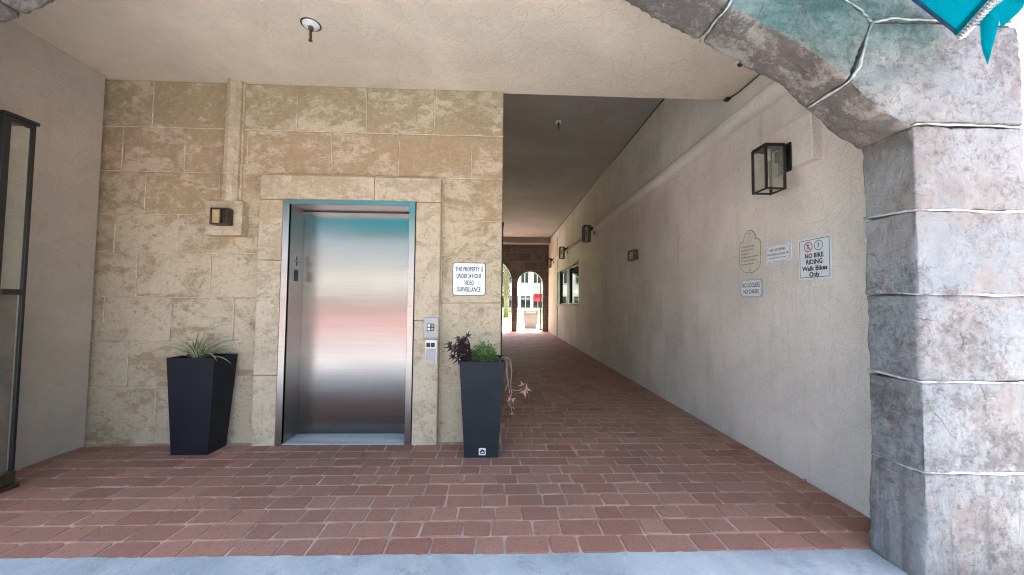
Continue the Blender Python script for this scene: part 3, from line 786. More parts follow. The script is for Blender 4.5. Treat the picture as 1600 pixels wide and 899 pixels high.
for k in range(46):
    az = rq.uniform(1.9, 4.6); rr = rq.uniform(.03, .155); h = rq.uniform(.0, .19)*(1-.35*rr/.155)+.015
    if k % 3 == 0: h = rq.uniform(.08, .205)
    b0 = Vector((-.235 + math.cos(az)*rr, 3.27 + math.sin(az)*rr*.55 - .02, .83+h))
    if b0.y < 3.20 and b0.x > -.31: b0.y = 3.21
    dv = Vector((math.cos(az)*.9+rq.uniform(-.5, .3), -.35+rq.uniform(-.4, .3), rq.uniform(-.75, .5)))
    lobed_leaf('leaf', b0, dv, Vector((rq.uniform(-.3, .3), -.7, .7)), rq.uniform(.062, .098), 'leaf_purple', pv, 5, .36, .5)
    atube(stems, [(-.225, 3.28, .80), ((b0.x-.225)/2, (b0.y+3.28)/2, .83+h*.75), b0], .0022, 5)
obj('stalks', stems, 'leaf_purple', pv, True)
gv = thing('green_plant', 'low bushy bright green plant in the slate planter', 'plant', (-.10, 3.32, .80))
gb = bmesh.new(); rg = random.Random(4); gst = bmesh.new()
for k in range(1150):
    a, e = rg.uniform(0, 6.283), math.acos(rg.uniform(0, 1)); q = rg.uniform(.35, 1)**.5
    c = Vector((-.125+math.cos(a)*math.sin(e)*.125*q, 3.31+math.sin(a)*math.sin(e)*.095*q, .815+math.cos(e)*.155*q*(1+.35*mnoise.noise(Vector((a*1.5, e*2, 0))))))
    d = Vector((math.cos(a)*math.sin(e)+rg.uniform(-.7, .7), math.sin(a)*math.sin(e)+rg.uniform(-.7, .7), math.cos(e)+rg.uniform(-.7, .7))).normalized()
    s = d.cross(Vector((rg.uniform(-1, 1), rg.uniform(-1, 1), .5))).normalized(); ln = rg.uniform(.015, .030); wv = ln*.42
    up = s.cross(d)
    vv = [gb.verts.new(c), gb.verts.new(c+d*ln*.5+s*wv/2+up*.002), gb.verts.new(c+d*ln), gb.verts.new(c+d*ln*.5-s*wv/2+up*.002)]
    gb.faces.new(vv)
for k in range(26):
    a, e = rg.uniform(0, 6.283), rg.uniform(.1, 1.3)
    atube(gst, [(-.125, 3.31, .79), (-.125+math.cos(a)*math.sin(e)*.05, 3.31+math.sin(a)*math.sin(e)*.045, .80+math.cos(e)*.06), (-.125+math.cos(a)*math.sin(e)*.11, 3.31+math.sin(a)*math.sin(e)*.09, .81+math.cos(e)*.13)], .0016, 4)
o = obj('foliage', gb, 'leaf_green', gv); o['kind'] = 'stuff'
obj('stalks', gst, 'leaf_green', gv)
tv = thing('trailing_vine', 'dry trailing vine with pink leaves hanging off the slate planter', 'plant', (.06, 3.25, .80))
for P in ([(.0, 3.30, .82), (.055, 3.25, .862), (.085, 3.23, .82), (.088, 3.22, .70), (.105, 3.21, .60), (.115, 3.20, .52)],
          [(.0, 3.32, .82), (.06, 3.26, .865), (.115, 3.25, .845), (.128, 3.24, .74), (.118, 3.22, .64), (.128, 3.21, .56), (.112, 3.2, .50)],
          [(.02, 3.30, .83), (.075, 3.22, .85), (.078, 3.2, .74), (.10, 3.2, .66), (.072, 3.2, .58)],
          [(.118, 3.21, .60), (.15, 3.2, .585), (.19, 3.19, .59), (.225, 3.18, .61)], [(.112, 3.2, .50), (.10, 3.2, .47), (.13, 3.19, .445), (.155, 3.19, .43)],
          [(.125, 3.2, .44), (.132, 3.2, .40)]):
    obj('vine_stem', tube(P, .0036, 6), 'stem', tv, True)
for b0, d, s_ in (((.125, 3.2, .535), (-.5, -.3, -.6), .062), ((.13, 3.2, .53), (.25, -.2, -1), .06), ((.13, 3.2, .55), (-.1, -.5, .4), .045), ((.22, 3.18, .61), (.35, -.3, -1), .085), ((.22, 3.18, .615), (.9, .1, -.35), .09),
                  ((.22, 3.18, .62), (-.2, -.2, .7), .06), ((.225, 3.18, .61), (.7, -.2, -.7), .07)):
    lobed_leaf('leaf', b0, d, (0, -.8, .5), s_, 'leaf_pink', tv, 3, .34, .3)
lobed_leaf('leaf', (.132, 3.2, .40), (0, -.1, -1), (0, -1, 0), .03, 'leaf_pink', tv, 3)

# ------------------------------------------------------------------ lanterns on the right wall
def lantern(label, xc, yc, z0, z1, plate_x, hw=.074, glow=False):
    t = thing('wall_lantern', label, 'lantern', (plate_x, yc, (z0+z1)/2), 'black box lanterns along the plaster wall')
    b_ = .0115 if yc < 5 else .020; bars = []
    for sx in (-1, 1):
        for sy in (-1, 1): bars.append((xc+sx*hw-b_/1.4, xc+sx*hw+b_/1.4, yc+sy*hw-b_/1.4, yc+sy*hw+b_/1.4, z0, z1))
    for z in (z0, z1-.014):
        for s in (-1, 1):
            bars.append((xc-hw, xc+hw, yc+s*hw-b_/2, yc+s*hw+b_/2, z, z+.014)); bars.append((xc+s*hw-b_/2, xc+s*hw+b_/2, yc-hw, yc+hw, z, z+.014))
    obj('frame', boxes(bars, .0012), 'black_metal', t)
    obj('roof', box(xc-hw-.006, xc+hw+.006, yc-hw-.006, yc+hw+.006, z1, z1+.012, .003), 'black_metal', t)
    for s in (-1, 1):
        obj('pane', box(xc-hw+.008, xc+hw-.008, yc+s*hw-.002, yc+s*hw+.002, z0+.014, z1-.014), 'dusty_glass', t)
        obj('pane', box(xc+s*hw-.002, xc+s*hw+.002, yc-hw+.008, yc+hw-.008, z0+.014, z1-.014), 'dusty_glass', t)
    obj('back_plate', box(plate_x-.016, plate_x-.001, yc-.065, yc+.065, (z0+z1)/2-.02, z1+.03, .003), 'black_metal', t)
    obj('arm', box(xc+hw, plate_x-.014, yc-.03, yc+.03, z1-.11, z1-.02, .003), 'black_metal', t)
    zm = z0+.05
    obj('socket', lathe([(.016, z1-.10), (.018, z1-.09), (.018, z1-.01)], (xc, yc, 0), 14), 'white_enamel', t, True)
    obj('bulb', lathe([(.010, z1-.25), (.022, z1-.23), (.024, z1-.18), (.013, z1-.10)], (xc, yc, 0), 14), 'clear_glass', t, True)
lantern('black box lantern nearest the stone arch, on a square plaster block', 2.155, 2.83, 2.245, 2.60, XR-.079)
lantern('black box lantern at the end of the plaster wall ledge', 2.17, 8.98, 2.86, 3.26, XR)
lantern('black box lantern above the window, second from the far arches', 2.17, 12.5, 2.86, 3.26, XR)
lantern('small far black lantern closest to the far arches', 2.17, 15.6, 2.86, 3.24, XR-.02)
for yc in (8.98, 12.5, 15.6):
    obj('lamp_rose', lathe([(.11, XR-.0), (.11, XR-.02), (.08, XR-.035)][::-1] if False else [(.08, -.012), (.11, -.006), (.11, .004)], (XR, yc+.02, 3.17), 16, 'X'), 'stucco_wall', rw, True)

# ------------------------------------------------------------------ signs
def sign_plate(name, label, poly, mat, t0=.0, thick=.006):
    """flat plate on the right wall; poly in (y,z)"""
    yc = sum(p[0] for p in poly)/len(poly); zc = min(p[1] for p in poly)
    t = thing(name, label, 'sign', (XR, yc, zc))
    obj('plate', prism(poly, 'X', XR-.004-thick, XR-.003), mat, t); return t
RX = XR-.0115
def wtext(s, yc, zc, h, wd, mat, t, wt=.012): return lettering('lettering', s, h, wd, mat, t, (RX, yc, zc), (0, -1, 0), (0, 0, 1), wt)
def ring_yz(yc, zc, r0_, r1_, n=28):
    bm = bmesh.new(); A = [bm.verts.new((RX, yc+math.cos(2*math.pi*k/n)*r0_, zc+math.sin(2*math.pi*k/n)*r0_)) for k in range(n)]; B = [bm.verts.new((RX, yc+math.cos(2*math.pi*k/n)*r1_, zc+math.sin(2*math.pi*k/n)*r1_)) for k in range(n)]
    for k in range(n): bm.faces.new((A[k], A[(k+1) % n], B[(k+1) % n], B[k]))
    return bm
def outline_yz(poly, wd):
    """thin printed line following a closed polygon"""
    bm = bmesh.new(); n = len(poly); c = (sum(p[0] for p in poly)/n, sum(p[1] for p in poly)/n)
    def ins(k):
        p0, p1, p2 = Vector(poly[k-1]), Vector(poly[k]), Vector(poly[(k+1) % n]); d = ((p1-p0).normalized()+(p2-p1).normalized()).normalized(); nn = Vector((-d.y, d.x))
        if nn.dot(Vector(c)-p1) < 0: nn = -nn
        return p1+nn*wd
    A = [bm.verts.new((RX, *p)) for p in poly]; B = [bm.verts.new((RX, *ins(k))) for k in range(n)]
    for k in range(n): bm.faces.new((A[k], A[(k+1) % n], B[(k+1) % n], B[k]))
    return bm
def rect(y0, y1, z0, z1): return [(y0, z0), (y1, z0), (y1, z1), (y0, z1)]
def person_icon(yc, zc, s, bike):
    bm = bmesh.new()
    def disc(y_, z_, r_):
        bm.faces.new([bm.verts.new((RX-.0006, y_+math.cos(2*math.pi*k/10)*r_, z_+math.sin(2*math.pi*k/10)*r_)) for k in range(10)])
    def bar(y0, z0, y1, z1, w_):
        d = Vector((y1-y0, z1-z0)).normalized(); n_ = Vector((-d.y, d.x))*w_/2
        bm.faces.new([bm.verts.new((RX-.0004, y_, z_)) for y_, z_ in ((y0+n_.x, z0+n_.y), (y0-n_.x, z0-n_.y), (y1-n_.x, z1-n_.y), (y1+n_.x, z1+n_.y))])
    disc(yc, zc+.62*s, .17*s); bar(yc, zc+.45*s, yc+.05*s, zc-.05*s, .26*s)
    bar(yc, zc+.35*s, yc-.32*s, zc+.10*s, .10*s); bar(yc+.05*s, zc, yc-.25*s, zc-.3*s, .13*s); bar(yc-.25*s, zc-.3*s, yc-.05*s, zc-.62*s, .11*s); bar(yc+.05*s, zc, yc+.25*s, zc-.6*s, .12*s)
    if bike:
        for yy in (-.38, .38):
            for k in range(12):
                t0_, t1_ = 2*math.pi*k/12, 2*math.pi*(k+1)/12
                bar(yc+yy*s+math.cos(t0_)*.24*s, zc-.42*s+math.sin(t0_)*.24*s, yc+yy*s+math.cos(t1_)*.24*s, zc-.42*s+math.sin(t1_)*.24*s, .06*s)
    return bm
# bicycle sign
y0, y1, z0, z1 = 2.520, 2.808, 1.540, 1.854
t = sign_plate('bike_sign', 'white rectangular NO BIKE RIDING sign nearest the stone pier', rect(y0, y1, z0, z1), 'sign_white')
obj('border', outline_yz(rect(y0+.013, y1-.013, z0+.013, z1-.013), .0055), 'ink_black', t)
yc = (y0+y1)/2
k1 = obj('prohibition_ring', ring_yz(yc+.050, z1-.066, .033, .039), 'ink_red', t)
obj('slash', boxes([(RX-.0012, RX-.0008, -.003, .003, -.033, .033)]), 'ink_red', t)
sl_ = t.children[-1]
for v in sl_.data.vertices:
    p = v.co + t.location; a = math.radians(-40); yy, zz_ = p.y, p.z
    v.co = Vector((p.x, yc+.050+yy*math.cos(a)-zz_*math.sin(a), z1-.066+yy*math.sin(a)+zz_*math.cos(a))) - t.location
obj('cyclist_symbol', person_icon(yc+.050, z1-.064, .030, True), 'ink_black', t)
obj('permission_ring', ring_yz(yc-.040, z1-.064, .033, .038), 'ink_green', t)
obj('walker_symbol', person_icon(yc-.040, z1-.064, .030, False), 'ink_green', t)
for s, zz_, wd, h in (('NO BIKE', z1-.135, .162, .034), ('RIDING', z1-.182, .142, .034), ('Walk Bikes', z1-.231, .222, .034), ('Only', z1-.277, .090, .034)): wtext(s, yc, zz_, h, wd, 'ink_black', t, .030)
# no loitering plate with notched corners
y0, y1, z0, z1 = 2.880, 3.168, 1.702, 1.865
t = sign_plate('loitering_sign', 'white NO LOITERING plate with ornate corners', rect(y0, y1, z0, z1), 'sign_white')
q = .030
P = [(y0+.01, z0+q+.008), (y0+.02, z0+q), (y0+q+.008, z0+.02), (y0+q+.012, z0+.010), (y1-q-.012, z0+.010), (y1-q-.008, z0+.02), (y1-.02, z0+q), (y1-.01, z0+q+.008), (y1-.01, z1-q-.008), (y1-.02, z1-q), (y1-q-.008, z1-.02), (y1-q-.012, z1-.010), (y0+q+.012, z1-.010), (y0+q+.008, z1-.02), (y0+.02, z1-q), (y0+.01, z1-q-.008)]
obj('border', outline_yz(P, .0045), 'sign_grey', t); obj('border', outline_yz(rect(y0+.002, y1-.002, z0+.002, z1-.002), .004), 'sign_grey', t)
yc = (y0+y1)/2
for s, zz_, wd, h in (('NO LOITERING', z1-.050, .175, .021), ('NO Children Under 18', z1-.088, .232, .017), ('Permitted With Out Parents', z1-.117, .190, .011)): wtext(s, yc, zz_, h, wd, 'ink_black', t, .016)
# cream plaque with a rounded head
y0, y1, z0, z1 = 3.222, 3.518, 1.641, 2.047
yc = (y0+y1)/2
P = [(y1, z0+.105)] + [(yc+math.cos(t_)*.148, z0+.105+math.sin(t_)*.105) for t_ in [-math.pi*k/12 for k in range(1, 12)]] + [(y0, z0+.105), (y0, z1-.135), (y0+.012, z1-.112), (y0+.04, z1-.095), (y0+.058, z1-.092), (y0+.064, z1-.10)]
P += [(yc-.084*math.cos(t_), z1-.09+math.sin(t_)*.09) for t_ in [math.pi*k/12 for k in range(0, 13)]]
P += [(y1-.064, z1-.10), (y1-.058, z1-.092), (y1-.04, z1-.095), (y1-.012, z1-.112), (y1, z1-.135)]
t = sign_plate('rules_plaque', 'cream plaque with rounded top listing forbidden things', P, 'sign_cream')
obj('border', outline_yz(P, .004), 'ink_green' if False else 'dark_bronze', t)
for zz_ in (z1-.032, z0+.028): obj('screw', lathe([(.006, -.002), (.006, .001)], (RX, yc, zz_), 10, 'X'), 'ink_black', t)
obj('crest', ring_yz(yc, z1-.078, .016, .0185), 'sign_grey', t); obj('crest', outline_yz([(yc-.03, z1-.112), (yc+.03, z1-.112), (yc+.026, z1-.107), (yc-.026, z1-.107)], .002), 'sign_grey', t)
for i, (s, wd) in enumerate((('NO Skateboarding', .185), ('NO Rollerblading', .170), ('NO Bicycles', .118), ('NO Motorized Vehicles', .230), ('NO Open Containers', .210), ('NO Pets Allowed', .170))):
    wtext(s, yc+.118-wd/2, z1-.150-i*.0335, .0145, wd, 'ink_black', t, .010)
# no coolers plate
y0, y1, z0, z1 = 3.212, 3.508, 1.412, 1.583; q = .026
P = [(y0+q, z0), (y1-q, z0), (y1, z0+q), (y1, z1-q), (y1-q, z1), (y0+q, z1), (y0, z1-q), (y0, z0+q)]
t = sign_plate('coolers_sign', 'small NO COOLERS NO CHAIRS plate below the cream plaque', P, 'sign_grey')
yc = (y0+y1)/2; zc = (z0+z1)/2
P2 = [(yc+(a-yc)*.92, zc+(b2-zc)*.86) for a, b2 in P]
obj('panel', prism(P2, 'X', RX+.0005, RX+.0035), 'sign_white', t)
obj('border', outline_yz([(yc+(a-yc)*.87, zc+(b2-zc)*.77) for a, b2 in P], .003), 'sign_grey', t)
for s, zz_, wd in (('NO COOLERS', zc+.030, .240), ('NO CHAIRS', zc-.030, .206)): wtext(s, yc, zz_, .040, wd, 'ink_black', t, .018)
# surveillance sign on the stone wall
SY = YW-.010
t = thing('surveillance_sign', 'white sign about 24 hour video surveillance on the stone wall', 'sign', (-.285, SY, 1.41))
bm = box(-.440, -.130, SY-.003, SY+.001, 1.410, 1.722)
bmesh.ops.bevel(bm, geom=[e for e in bm.edges if abs(e.verts[0].co.y-e.verts[1].co.y) > .002], offset=.022, segments=4, affect='EDGES', profile=.5)
obj('plate', bm, 'sign_white', t)
bm = box(-.445, -.125, SY+.0012, SY+.006, 1.405, 1.727)
bmesh.ops.bevel(bm, geom=[e for e in bm.edges if abs(e.verts[0].co.y-e.verts[1].co.y) > .002], offset=.024, segments=4, affect='EDGES', profile=.5)
obj('backing', bm, 'black_metal', t)
for s, zz_, wd in (('THIS PROPERTY IS', 1.664, .270), ('UNDER 24 HOUR', 1.598, .240), ('VIDEO', 1.532, .092), ('SURVEILLANCE', 1.466, .225)):
    lettering('lettering', s, .042, wd, 'ink_black', t, (-.285, SY-.0042, zz_), (1, 0, 0), (0, 0, 1), .016)

# small brown box light far along the right wall
t = thing('wall_light', 'small brown box light high on the plaster wall', 'light', (XR, 6.3, 2.1))
obj('housing', boxes([(XR-.09, XR-.001, 6.15, 6.165, 2.10, 2.27), (XR-.09, XR-.001, 6.40, 6.415, 2.10, 2.27), (XR-.09, XR-.001, 6.165, 6.40, 2.10, 2.115), (XR-.09, XR-.001, 6.165, 6.40, 2.255, 2.27)], .002), 'brown_paint', t)
obj('lens', box(XR-.075, XR-.002, 6.17, 6.395, 2.118, 2.252, .01), 'amber_lens', t)

# window in the right wall
t = thing('window', 'dark framed window low in the far part of the plaster wall', 'window', (XR, 12.7, WZ0))
obj('frame', boxes([(XR+.03, XR+.10, WY0, WY0+.06, WZ0, WZ1), (XR-.012, XR+.10, WY1-.62, WY1, WZ0, WZ1), (XR+.03, XR+.10, WY0+.06, WY1-.62, WZ1-.06, WZ1), (XR+.03, XR+.10, WY0+.06, WY1-.62, WZ0, WZ0+.05), (XR-.006, XR+.10, 12.15, 12.55, WZ0+.05, WZ1-.06)], .004), 'black_metal', t)
for a, c in ((WY0+.06, 12.15), (12.55, WY1-.62)): obj('pane', box(XR+.045, XR+.055, a, c, WZ0+.05, WZ1-.06), 'window_glass', t)
obj('window_sill', box(XR-.05, XR+.03, WY0-.05, WY1+.02, WZ0-.05, WZ0, .006), 'stucco_ceiling', t)
obj('lintel', box(XR-.03, XR+.03, WY0-.05, WY1+.02, WZ1, WZ1+.06, .006), 'stucco_ceiling', t)
obj('joint', box(XR-.022, XR+.002, 14.64, 14.68, 0, WZ1), 'black_metal', t)

# ------------------------------------------------------------------ ceiling fittings and cables
def sprinkler(label, x, y_, z):
    t = thing('sprinkler', label, 'sprinkler', (x, y_, z), 'ceiling sprinklers')
    obj('escutcheon', lathe([(.02, -.02), (.055, -.012), (.062, -.002), (.062, .004)], (x, y_, z), 24), 'white_enamel', t, True)
    obj('shadow_disc', lathe([(.074, -.0012), (.074, .002)], (x, y_, z), 20), 'black_metal', t)  # black disc drawn in as the shadow rim round the escutcheon
    obj('pipe', lathe([(.017, -.045), (.019, -.04), (.019, -.018)], (x, y_, z), 12), 'copper', t, True)
    obj('pendent', lathe([(.010, -.125), (.0095, -.12), (.0095, -.04)], (x, y_, z), 10), 'copper', t, True)
    obj('deflector', lathe([(.015, -.129), (.015, -.125)], (x, y_, z), 12), 'copper', t)
sprinkler('sprinkler head with white rose in the front porch ceiling', -1.46, 2.80, CE)
sprinkler('sprinkler head in the shaded passage ceiling', .965, 5.92, CC)
t = thing('security_camera', 'tiny round black camera in white ring by the arch', 'camera', (2.09, 3.05, CE))
obj('collar', lathe([(.030, -.020), (.042, -.012), (.042, .002)], (2.09, 3.05, CE), 18), 'white_enamel', t, True)
obj('lens_dome', lathe([(.004, -.042), (.018, -.036), (.026, -.020)], (2.09, 3.05, CE), 16), 'black_metal', t, True)
tag(obj('cable', tube([(XR-.012, 3.64+k*.52, CC-.012-.006*(k % 2)) for k in range(26)], .013, 6), 'cable_black', None, True), 'thin dark cable along the passage ceiling edge', 'cable')
tag(obj('cable', tube([(XR-.05, 3.60, CE-.010), (XR-.02, 3.5, CE-.014), (XR-.015, 3.3, CE-.012), (XR-.012, 3.15, CE-.008), (XR-.012, 2.9, CE-.008)], .006, 6), 'cable_black', None, True), 'short black cable in the porch ceiling corner', 'cable')
tag(obj('cable_box', box(XR-.075, XR-.03, 3.58, 3.635, CE-.026, CE-.001, .004), 'cable_black'), 'tiny black junction at the end of the ceiling cable', 'fitting')

for lab, x, y_, a_, mt in (('curled red brown leaf on the paving against the plaster wall', 2.33, 2.76, .4, 'leaf_pink'), ('thin dark twig of leaf litter on the paving near the stone pier', 2.10, 2.46, 1.2, 'stem')):
    hdv = Vector((math.cos(a_), math.sin(a_), 0)); sdv = Vector((-hdv.y, hdv.x, 0)); fl = bmesh.new()
    wv_ = .016 if mt == 'leaf_pink' else .004
    rows_ = [[fl.verts.new(Vector((x, y_, .006)) + hdv*(k-3)*.012 + sdv*j*wv_*math.sin(math.pi*(k+.3)/6.6) + Vector((0, 0, .008*abs(j)+.006*abs(k-3)/3))) for j in (-1, 0, 1)] for k in range(7)]
    for A, B in zip(rows_, rows_[1:]):
        for j in range(2): fl.faces.new((A[j], A[j+1], B[j+1], B[j]))
    tag(obj('fallen_leaf', fl, mt, None, True), lab, 'leaf')

# ------------------------------------------------------------------ glass case at the left edge
t = thing('display_case', 'tall narrow black framed glass case against the left wall', 'case', (-3.45, 2.6, 0))
cx0, cx1, cy0, cy1 = XL, -3.40, 2.615, 2.785
po = [(cx1-.042, cx1+.004, cy0-.01, cy0+.03, .12, 2.60), (cx1-.022, cx1, cy1-.022, cy1, .12, 2.60), (cx0, cx0+.02, cy0, cy0+.03, .12, 2.60), (cx1-.025, cx1+.006, cy0+.03, cy1-.022, 2.57, 2.602),
      (cx0+.02, cx1-.03, cy0, cy0+.025, 2.56, 2.60), (cx0+.02, cx1-.03, cy0, cy0+.02, 1.36, 1.43), (cx1-.028, cx1+.008, cy0+.03, cy1-.022, 1.36, 1.40)]
obj('frame', boxes(po, .002), 'black_metal', t)
obj('roof', prism([(cx0, cy0-.015), (cx1+.012, cy0-.015), (cx1+.012, cy1+.01), (cx0, cy1+.01)], 'Z', 2.602, 2.625), 'black_metal', t)
obj('plinth', boxes([(cx0, cx1+.02, cy0-.015, cy1+.02, 0, .03), (cx0, cx1+.006, cy0-.006, cy1+.006, .03, .12)], .005), 'dark_bronze', t)
for z0, z1 in ((.12, 1.36), (1.40, 2.57)):
    obj('pane', box(cx1-.015, cx1-.010, cy0+.03, cy1-.022, z0, z1), 'dusty_glass', t)
    obj('pane', box(cx0+.02, cx1-.03, cy0+.010, cy0+.015, z0, z1), 'dusty_glass', t)
obj('back_panel', box(cx0+.002, cx0+.012, cy0+.03, cy1, .12, 1.36), 'brown_paint', t)
obj('side_panel', box(cx1-.045, cx1-.030, cy0+.03, cy1-.022, .12, 1.36), 'brown_paint', t)
obj('side_panel', box(cx0+.02, cx1-.05, cy0+.03, cy0+.04, .12, 2.55), 'black_metal', t)
obj('lock', box(cx1-.05, cx1+.012, cy0-.03, cy0, 1.44, 1.66, .006), 'black_metal', t)
obj('shelf', box(cx0+.012, cx1-.03, cy0+.02, cy1-.02, .82, .835), 'copper', t)

# ------------------------------------------------------------------ far arches
fw = thing('arcade_wall', 'dark block wall with two arched openings at the passage end', 'wall', (1, YF, 0))
def arch_poly(xc, hw, zs_, zr, n=16): return [(xc-hw*math.cos(math.pi*k/n), zs_+zr*math.sin(math.pi*k/n)) for k in range(n+1)]
top = CC-.255
bm = bmesh.new()
def strip(poly_arch, topz):
    """wall above an arch opening"""
    global bm
    pm = prism(poly_arch + [(poly_arch[-1][0], topz), (poly_arch[0][0], topz)], 'Y', YF, YF+.34)
    me = bpy.data.meshes.new('t'); pm.to_mesh(me); pm.free(); bm.from_mesh(me); bpy.data.meshes.remove(me)
strip(arch_poly(1.505, .605, 2.19, .62), top); strip(arch_poly(-.48, 1.12, 2.30, 1.12), top)
for x0, x1 in ((.640, .900), (2.110, XR), (-1.70, -1.60)): abox(bm, x0, x1, YF, YF+.34, -.02, top)
obj('wall_body', bm, 'dark_block_wall', fw)

# ------------------------------------------------------------------ outdoors beyond the far arches
struct(obj('far_path', box(-30, 40, YF+.5, 24, -.12, -.004), 'light_paving'))
lawn = struct(obj('lawn', box(-60, 80, 24, 47, -.14, .02), 'lawn'))
t = thing('litter_bin', 'tan square litter bin seen through the far arch', 'bin', (1.72, 19.4, 0))
def taper(x0, y_, w0, w1, z0, z1):
    bm = bmesh.new(); A = [bm.verts.new((x0+sx*w0/2, y_+sy*w0/2, z0)) for sx, sy in ((-1, -1), (1, -1), (1, 1), (-1, 1))]; B = [bm.verts.new((x0+sx*w1/2, y_+sy*w1/2, z1)) for sx, sy in ((-1, -1), (1, -1), (1, 1), (-1, 1))]
    bm.faces.new(A[::-1]); bm.faces.new(B)
    for k in range(4): bm.faces.new((A[k], A[(k+1) % 4], B[(k+1) % 4], B[k]))
    bmesh.ops.bevel(bm, geom=bm.edges[:], offset=.02, segments=2, affect='EDGES'); return bm
obj('body', taper(1.72, 19.4, .60, .76, 0, .76), 'bin_tan', t)
hd_ = obj('hood', boxes([(1.36, 1.42, 19.04, 19.76, .76, .90), (2.02, 2.08, 19.04, 19.76, .76, .90), (1.36, 2.08, 19.04, 19.76, .90, .94)], .01), 'bin_tan', t)
obj('mouth', box(1.43, 2.01, 19.1, 19.7, .762, .89), 'light_paving', t)
obj('base', box(1.36, 2.08, 19.04, 19.76, -.003, .012), 'house_trim', t)
tag(obj('pole', boxes([(2.055, 2.115, 17.9, 17.96, 0, 4.3), (2.02, 2.15, 17.86, 18.0, 0, .10)], .008), 'black_metal'), 'slim black pole just outside the far right arch', 'pole')
# palm
t = thing('palm_tree', 'palm with criss-cross trunk seen through the left far arch', 'palm', (.62, 33, 0))
PXC = .72
obj('trunk', tube([(PXC, 33, 0), (PXC+.02, 33, 1.2), (PXC-.02, 33, 3), (PXC, 33, 6.2)], [.26, .21, .20, .20], 12), 'palm_trunk', t, True)
rz = random.Random(2); bt = bmesh.new()
for k in range(150):
    a = k*2.4; z = 1.6+k*.031; d = Vector((math.cos(a), math.sin(a), 0)); s = Vector((-d.y, d.x, 0)); c = Vector((PXC, 33, z)) + d*.17
    tip = c + d*.20 + Vector((0, 0, .42)) + s*rz.choice((-.16, .16)); v = [bt.verts.new(c-s*.07), bt.verts.new(c+s*.07), bt.verts.new(tip+s*.02), bt.verts.new(tip-s*.02)]; v2 = [bt.verts.new(p.co + d*.04) for p in v]
    bt.faces.new(v); bt.faces.new(v2[::-1])
    for j in range(4): bt.faces.new((v[j], v[(j+1) % 4], v2[(j+1) % 4], v2[j]))
obj('leaf_bases', bt, 'bin_tan', t)['kind'] = 'stuff'
fr = bmesh.new()
for k in range(26):
    a = k*2.399; el = rz.uniform(-.5, .9); d = Vector((math.cos(a)*math.cos(el), math.sin(a)*math.cos(el), math.sin(el))); c0 = Vector((PXC, 33, 6.1)); L_ = rz.uniform(1.5, 2.1)
    hub = c0 + d*.9 + Vector((0, 0, -.05))
    for j in range(22):
        t_ = (j-10.5)/10.5*1.7; s = d.cross(Vector((0, 0, 1))).normalized(); e = (d*math.cos(t_)+s*math.sin(t_)).normalized()
        tip = hub + e*L_*.6 + Vector((0, 0, -.35*rz.uniform(.5, 1.3))); n_ = e.cross(Vector((0, 0, 1))).normalized()*.03
        fr.faces.new([fr.verts.new(p) for p in (hub+n_, hub-n_, tip)])
obj('crown', fr, 'leaf_far', t)['kind'] = 'stuff'
# planting bed and shrubs
def bush(label, x, y_, rx, rz_, seed, mat='leaf_far'):
    t = thing('shrub', label, 'shrub', (x, y_, 0), 'shrubs along the far lawn')
    rr = random.Random(seed); bm = bmesh.new()
    for k in range(500):
        a = rr.uniform(0, 6.283); e = math.acos(rr.uniform(-.2, 1)); q = rr.uniform(.5, 1)
        c = Vector((x+math.cos(a)*math.sin(e)*rx*q, y_+math.sin(a)*math.sin(e)*rx*q*.7, rz_*.5+math.cos(e)*rz_*.5*q)); d = Vector((rr.uniform(-1, 1), rr.uniform(-1, 1), rr.uniform(-.3, 1))).normalized(); s = d.orthogonal().normalized()
        l_ = .16; bm.faces.new([bm.verts.new(p) for p in (c, c+d*l_*.5+s*.05, c+d*l_, c+d*l_*.5-s*.05)])
    obj('foliage', bm, mat, t)['kind'] = 'stuff'
    obj('stem', tube([(x, y_, 0), (x, y_, rz_*.5)], .03, 5), 'stem', t)
bush('low green shrub beside the palm trunk', -.4, 36, 1.0, .8, 1); bush('low green shrub behind the far pier', 1.4, 40, .9, .7, 2); bush('low green shrub behind the litter bin', 3.6, 41, 1.1, .6, 3); bush('low green shrub behind the black pole', 5.2, 40, .9, .7, 4)
tag(obj('garden_wall', boxes([(-20, 30, 46.5, 46.9, 0, .55), (-20, 30, 46.4, 47.0, .55, .64)], .01), 'house_white'), 'low pale garden wall across the far lawn', 'wall')
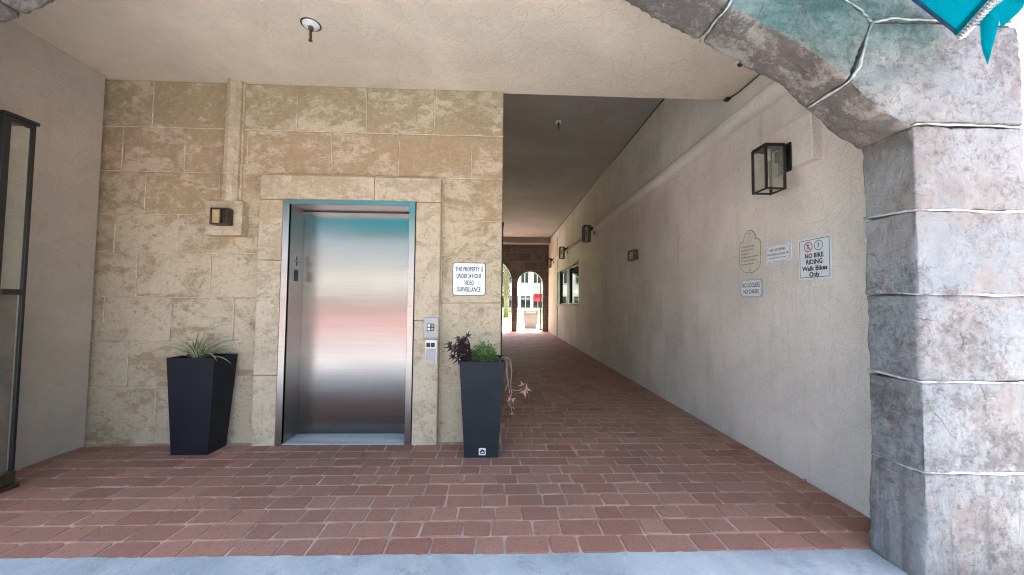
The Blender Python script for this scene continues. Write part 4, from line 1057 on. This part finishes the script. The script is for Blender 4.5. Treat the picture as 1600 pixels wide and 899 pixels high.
# white building far behind
t = thing('white_building', 'white two storey building with red awning seen through far arch', 'building', (4, 52, 0))
obj('wall', boxes([(-20, 30, 52, 60, 0, 9.5)]), 'house_white', t)
obj('balcony', boxes([(-20, 30, 50.6, 52.02, 2.75, 3.15), (-20, 30, 50.55, 50.65, 3.15, 3.25), (-20, 30, 50.55, 50.62, 4.0, 4.08)] + [(-20+k*.4, -19.95+k*.4, 50.56, 50.61, 3.25, 4.0) for k in range(125)]), 'house_white', t)
for k in range(16):
    x = -9+k*1.75
    wn = obj('window', box(x, x+1.05, 51.93, 52.03, 4.0, 5.7), 'window_glass', t); obj('window_frame', boxes([(x-.08, x, 51.9, 52.02, 3.92, 5.78), (x+1.05, x+1.13, 51.9, 52.02, 3.92, 5.78), (x, x+1.05, 51.9, 52.02, 5.7, 5.78), (x+.49, x+.56, 51.91, 52.02, 4.0, 5.7)]), 'house_trim', wn)
    sf = obj('shop_window', box(x, x+1.3, 51.93, 52.03, .35, 2.3), 'window_glass', t); obj('window_frame', boxes([(x-.08, x, 51.9, 52.02, .3, 2.36), (x+1.3, x+1.38, 51.9, 52.02, .3, 2.36), (x+.6, x+.68, 51.91, 52.02, .35, 2.3)]), 'house_trim', sf)
obj('awning', prism([(50.2, 1.75), (51.95, 2.6), (51.95, 2.5), (50.2, 1.55)], 'X', 5.0, 7.6), 'red_canvas', t)

# ------------------------------------------------------------------ street behind the camera (mirrored in the lift door)
t = thing('street_house', 'pale two storey shop building across the street', 'building', (0, -26, 0))
obj('wall', boxes([(-40, 40, -34, -26, 0, 5.9)]), 'house_grey', t)
for k in range(20):
    x = -26+k*2.6
    obj('window', box(x, x+1.2, -26.05, -25.97, 3.6, 5.4), 'window_glass', t); obj('shop_window', box(x, x+1.9, -26.05, -25.97, .5, 2.3), 'window_glass', t)
obj('canopy', prism([(-26, 3.0), (-24.4, 2.55), (-24.4, 2.4), (-26, 2.85)], 'X', -40, 40), 'house_trim', t)
hb = bmesh.new(); rh = random.Random(8)
for k in range(7000):
    c = Vector((rh.uniform(-26, 26), -22.5+rh.uniform(-.5, .5), rh.uniform(0, .95))); d = Vector((rh.uniform(-1, 1), rh.uniform(-1, 1), rh.uniform(-1, 1))).normalized(); s = d.orthogonal().normalized()
    hb.faces.new([hb.verts.new(p) for p in (c, c+d*.1+s*.06, c+d*.2, c+d*.1-s*.06)])
tag(obj('hedge', hb, 'leaf_far'), 'clipped green hedge across the street', 'hedge')
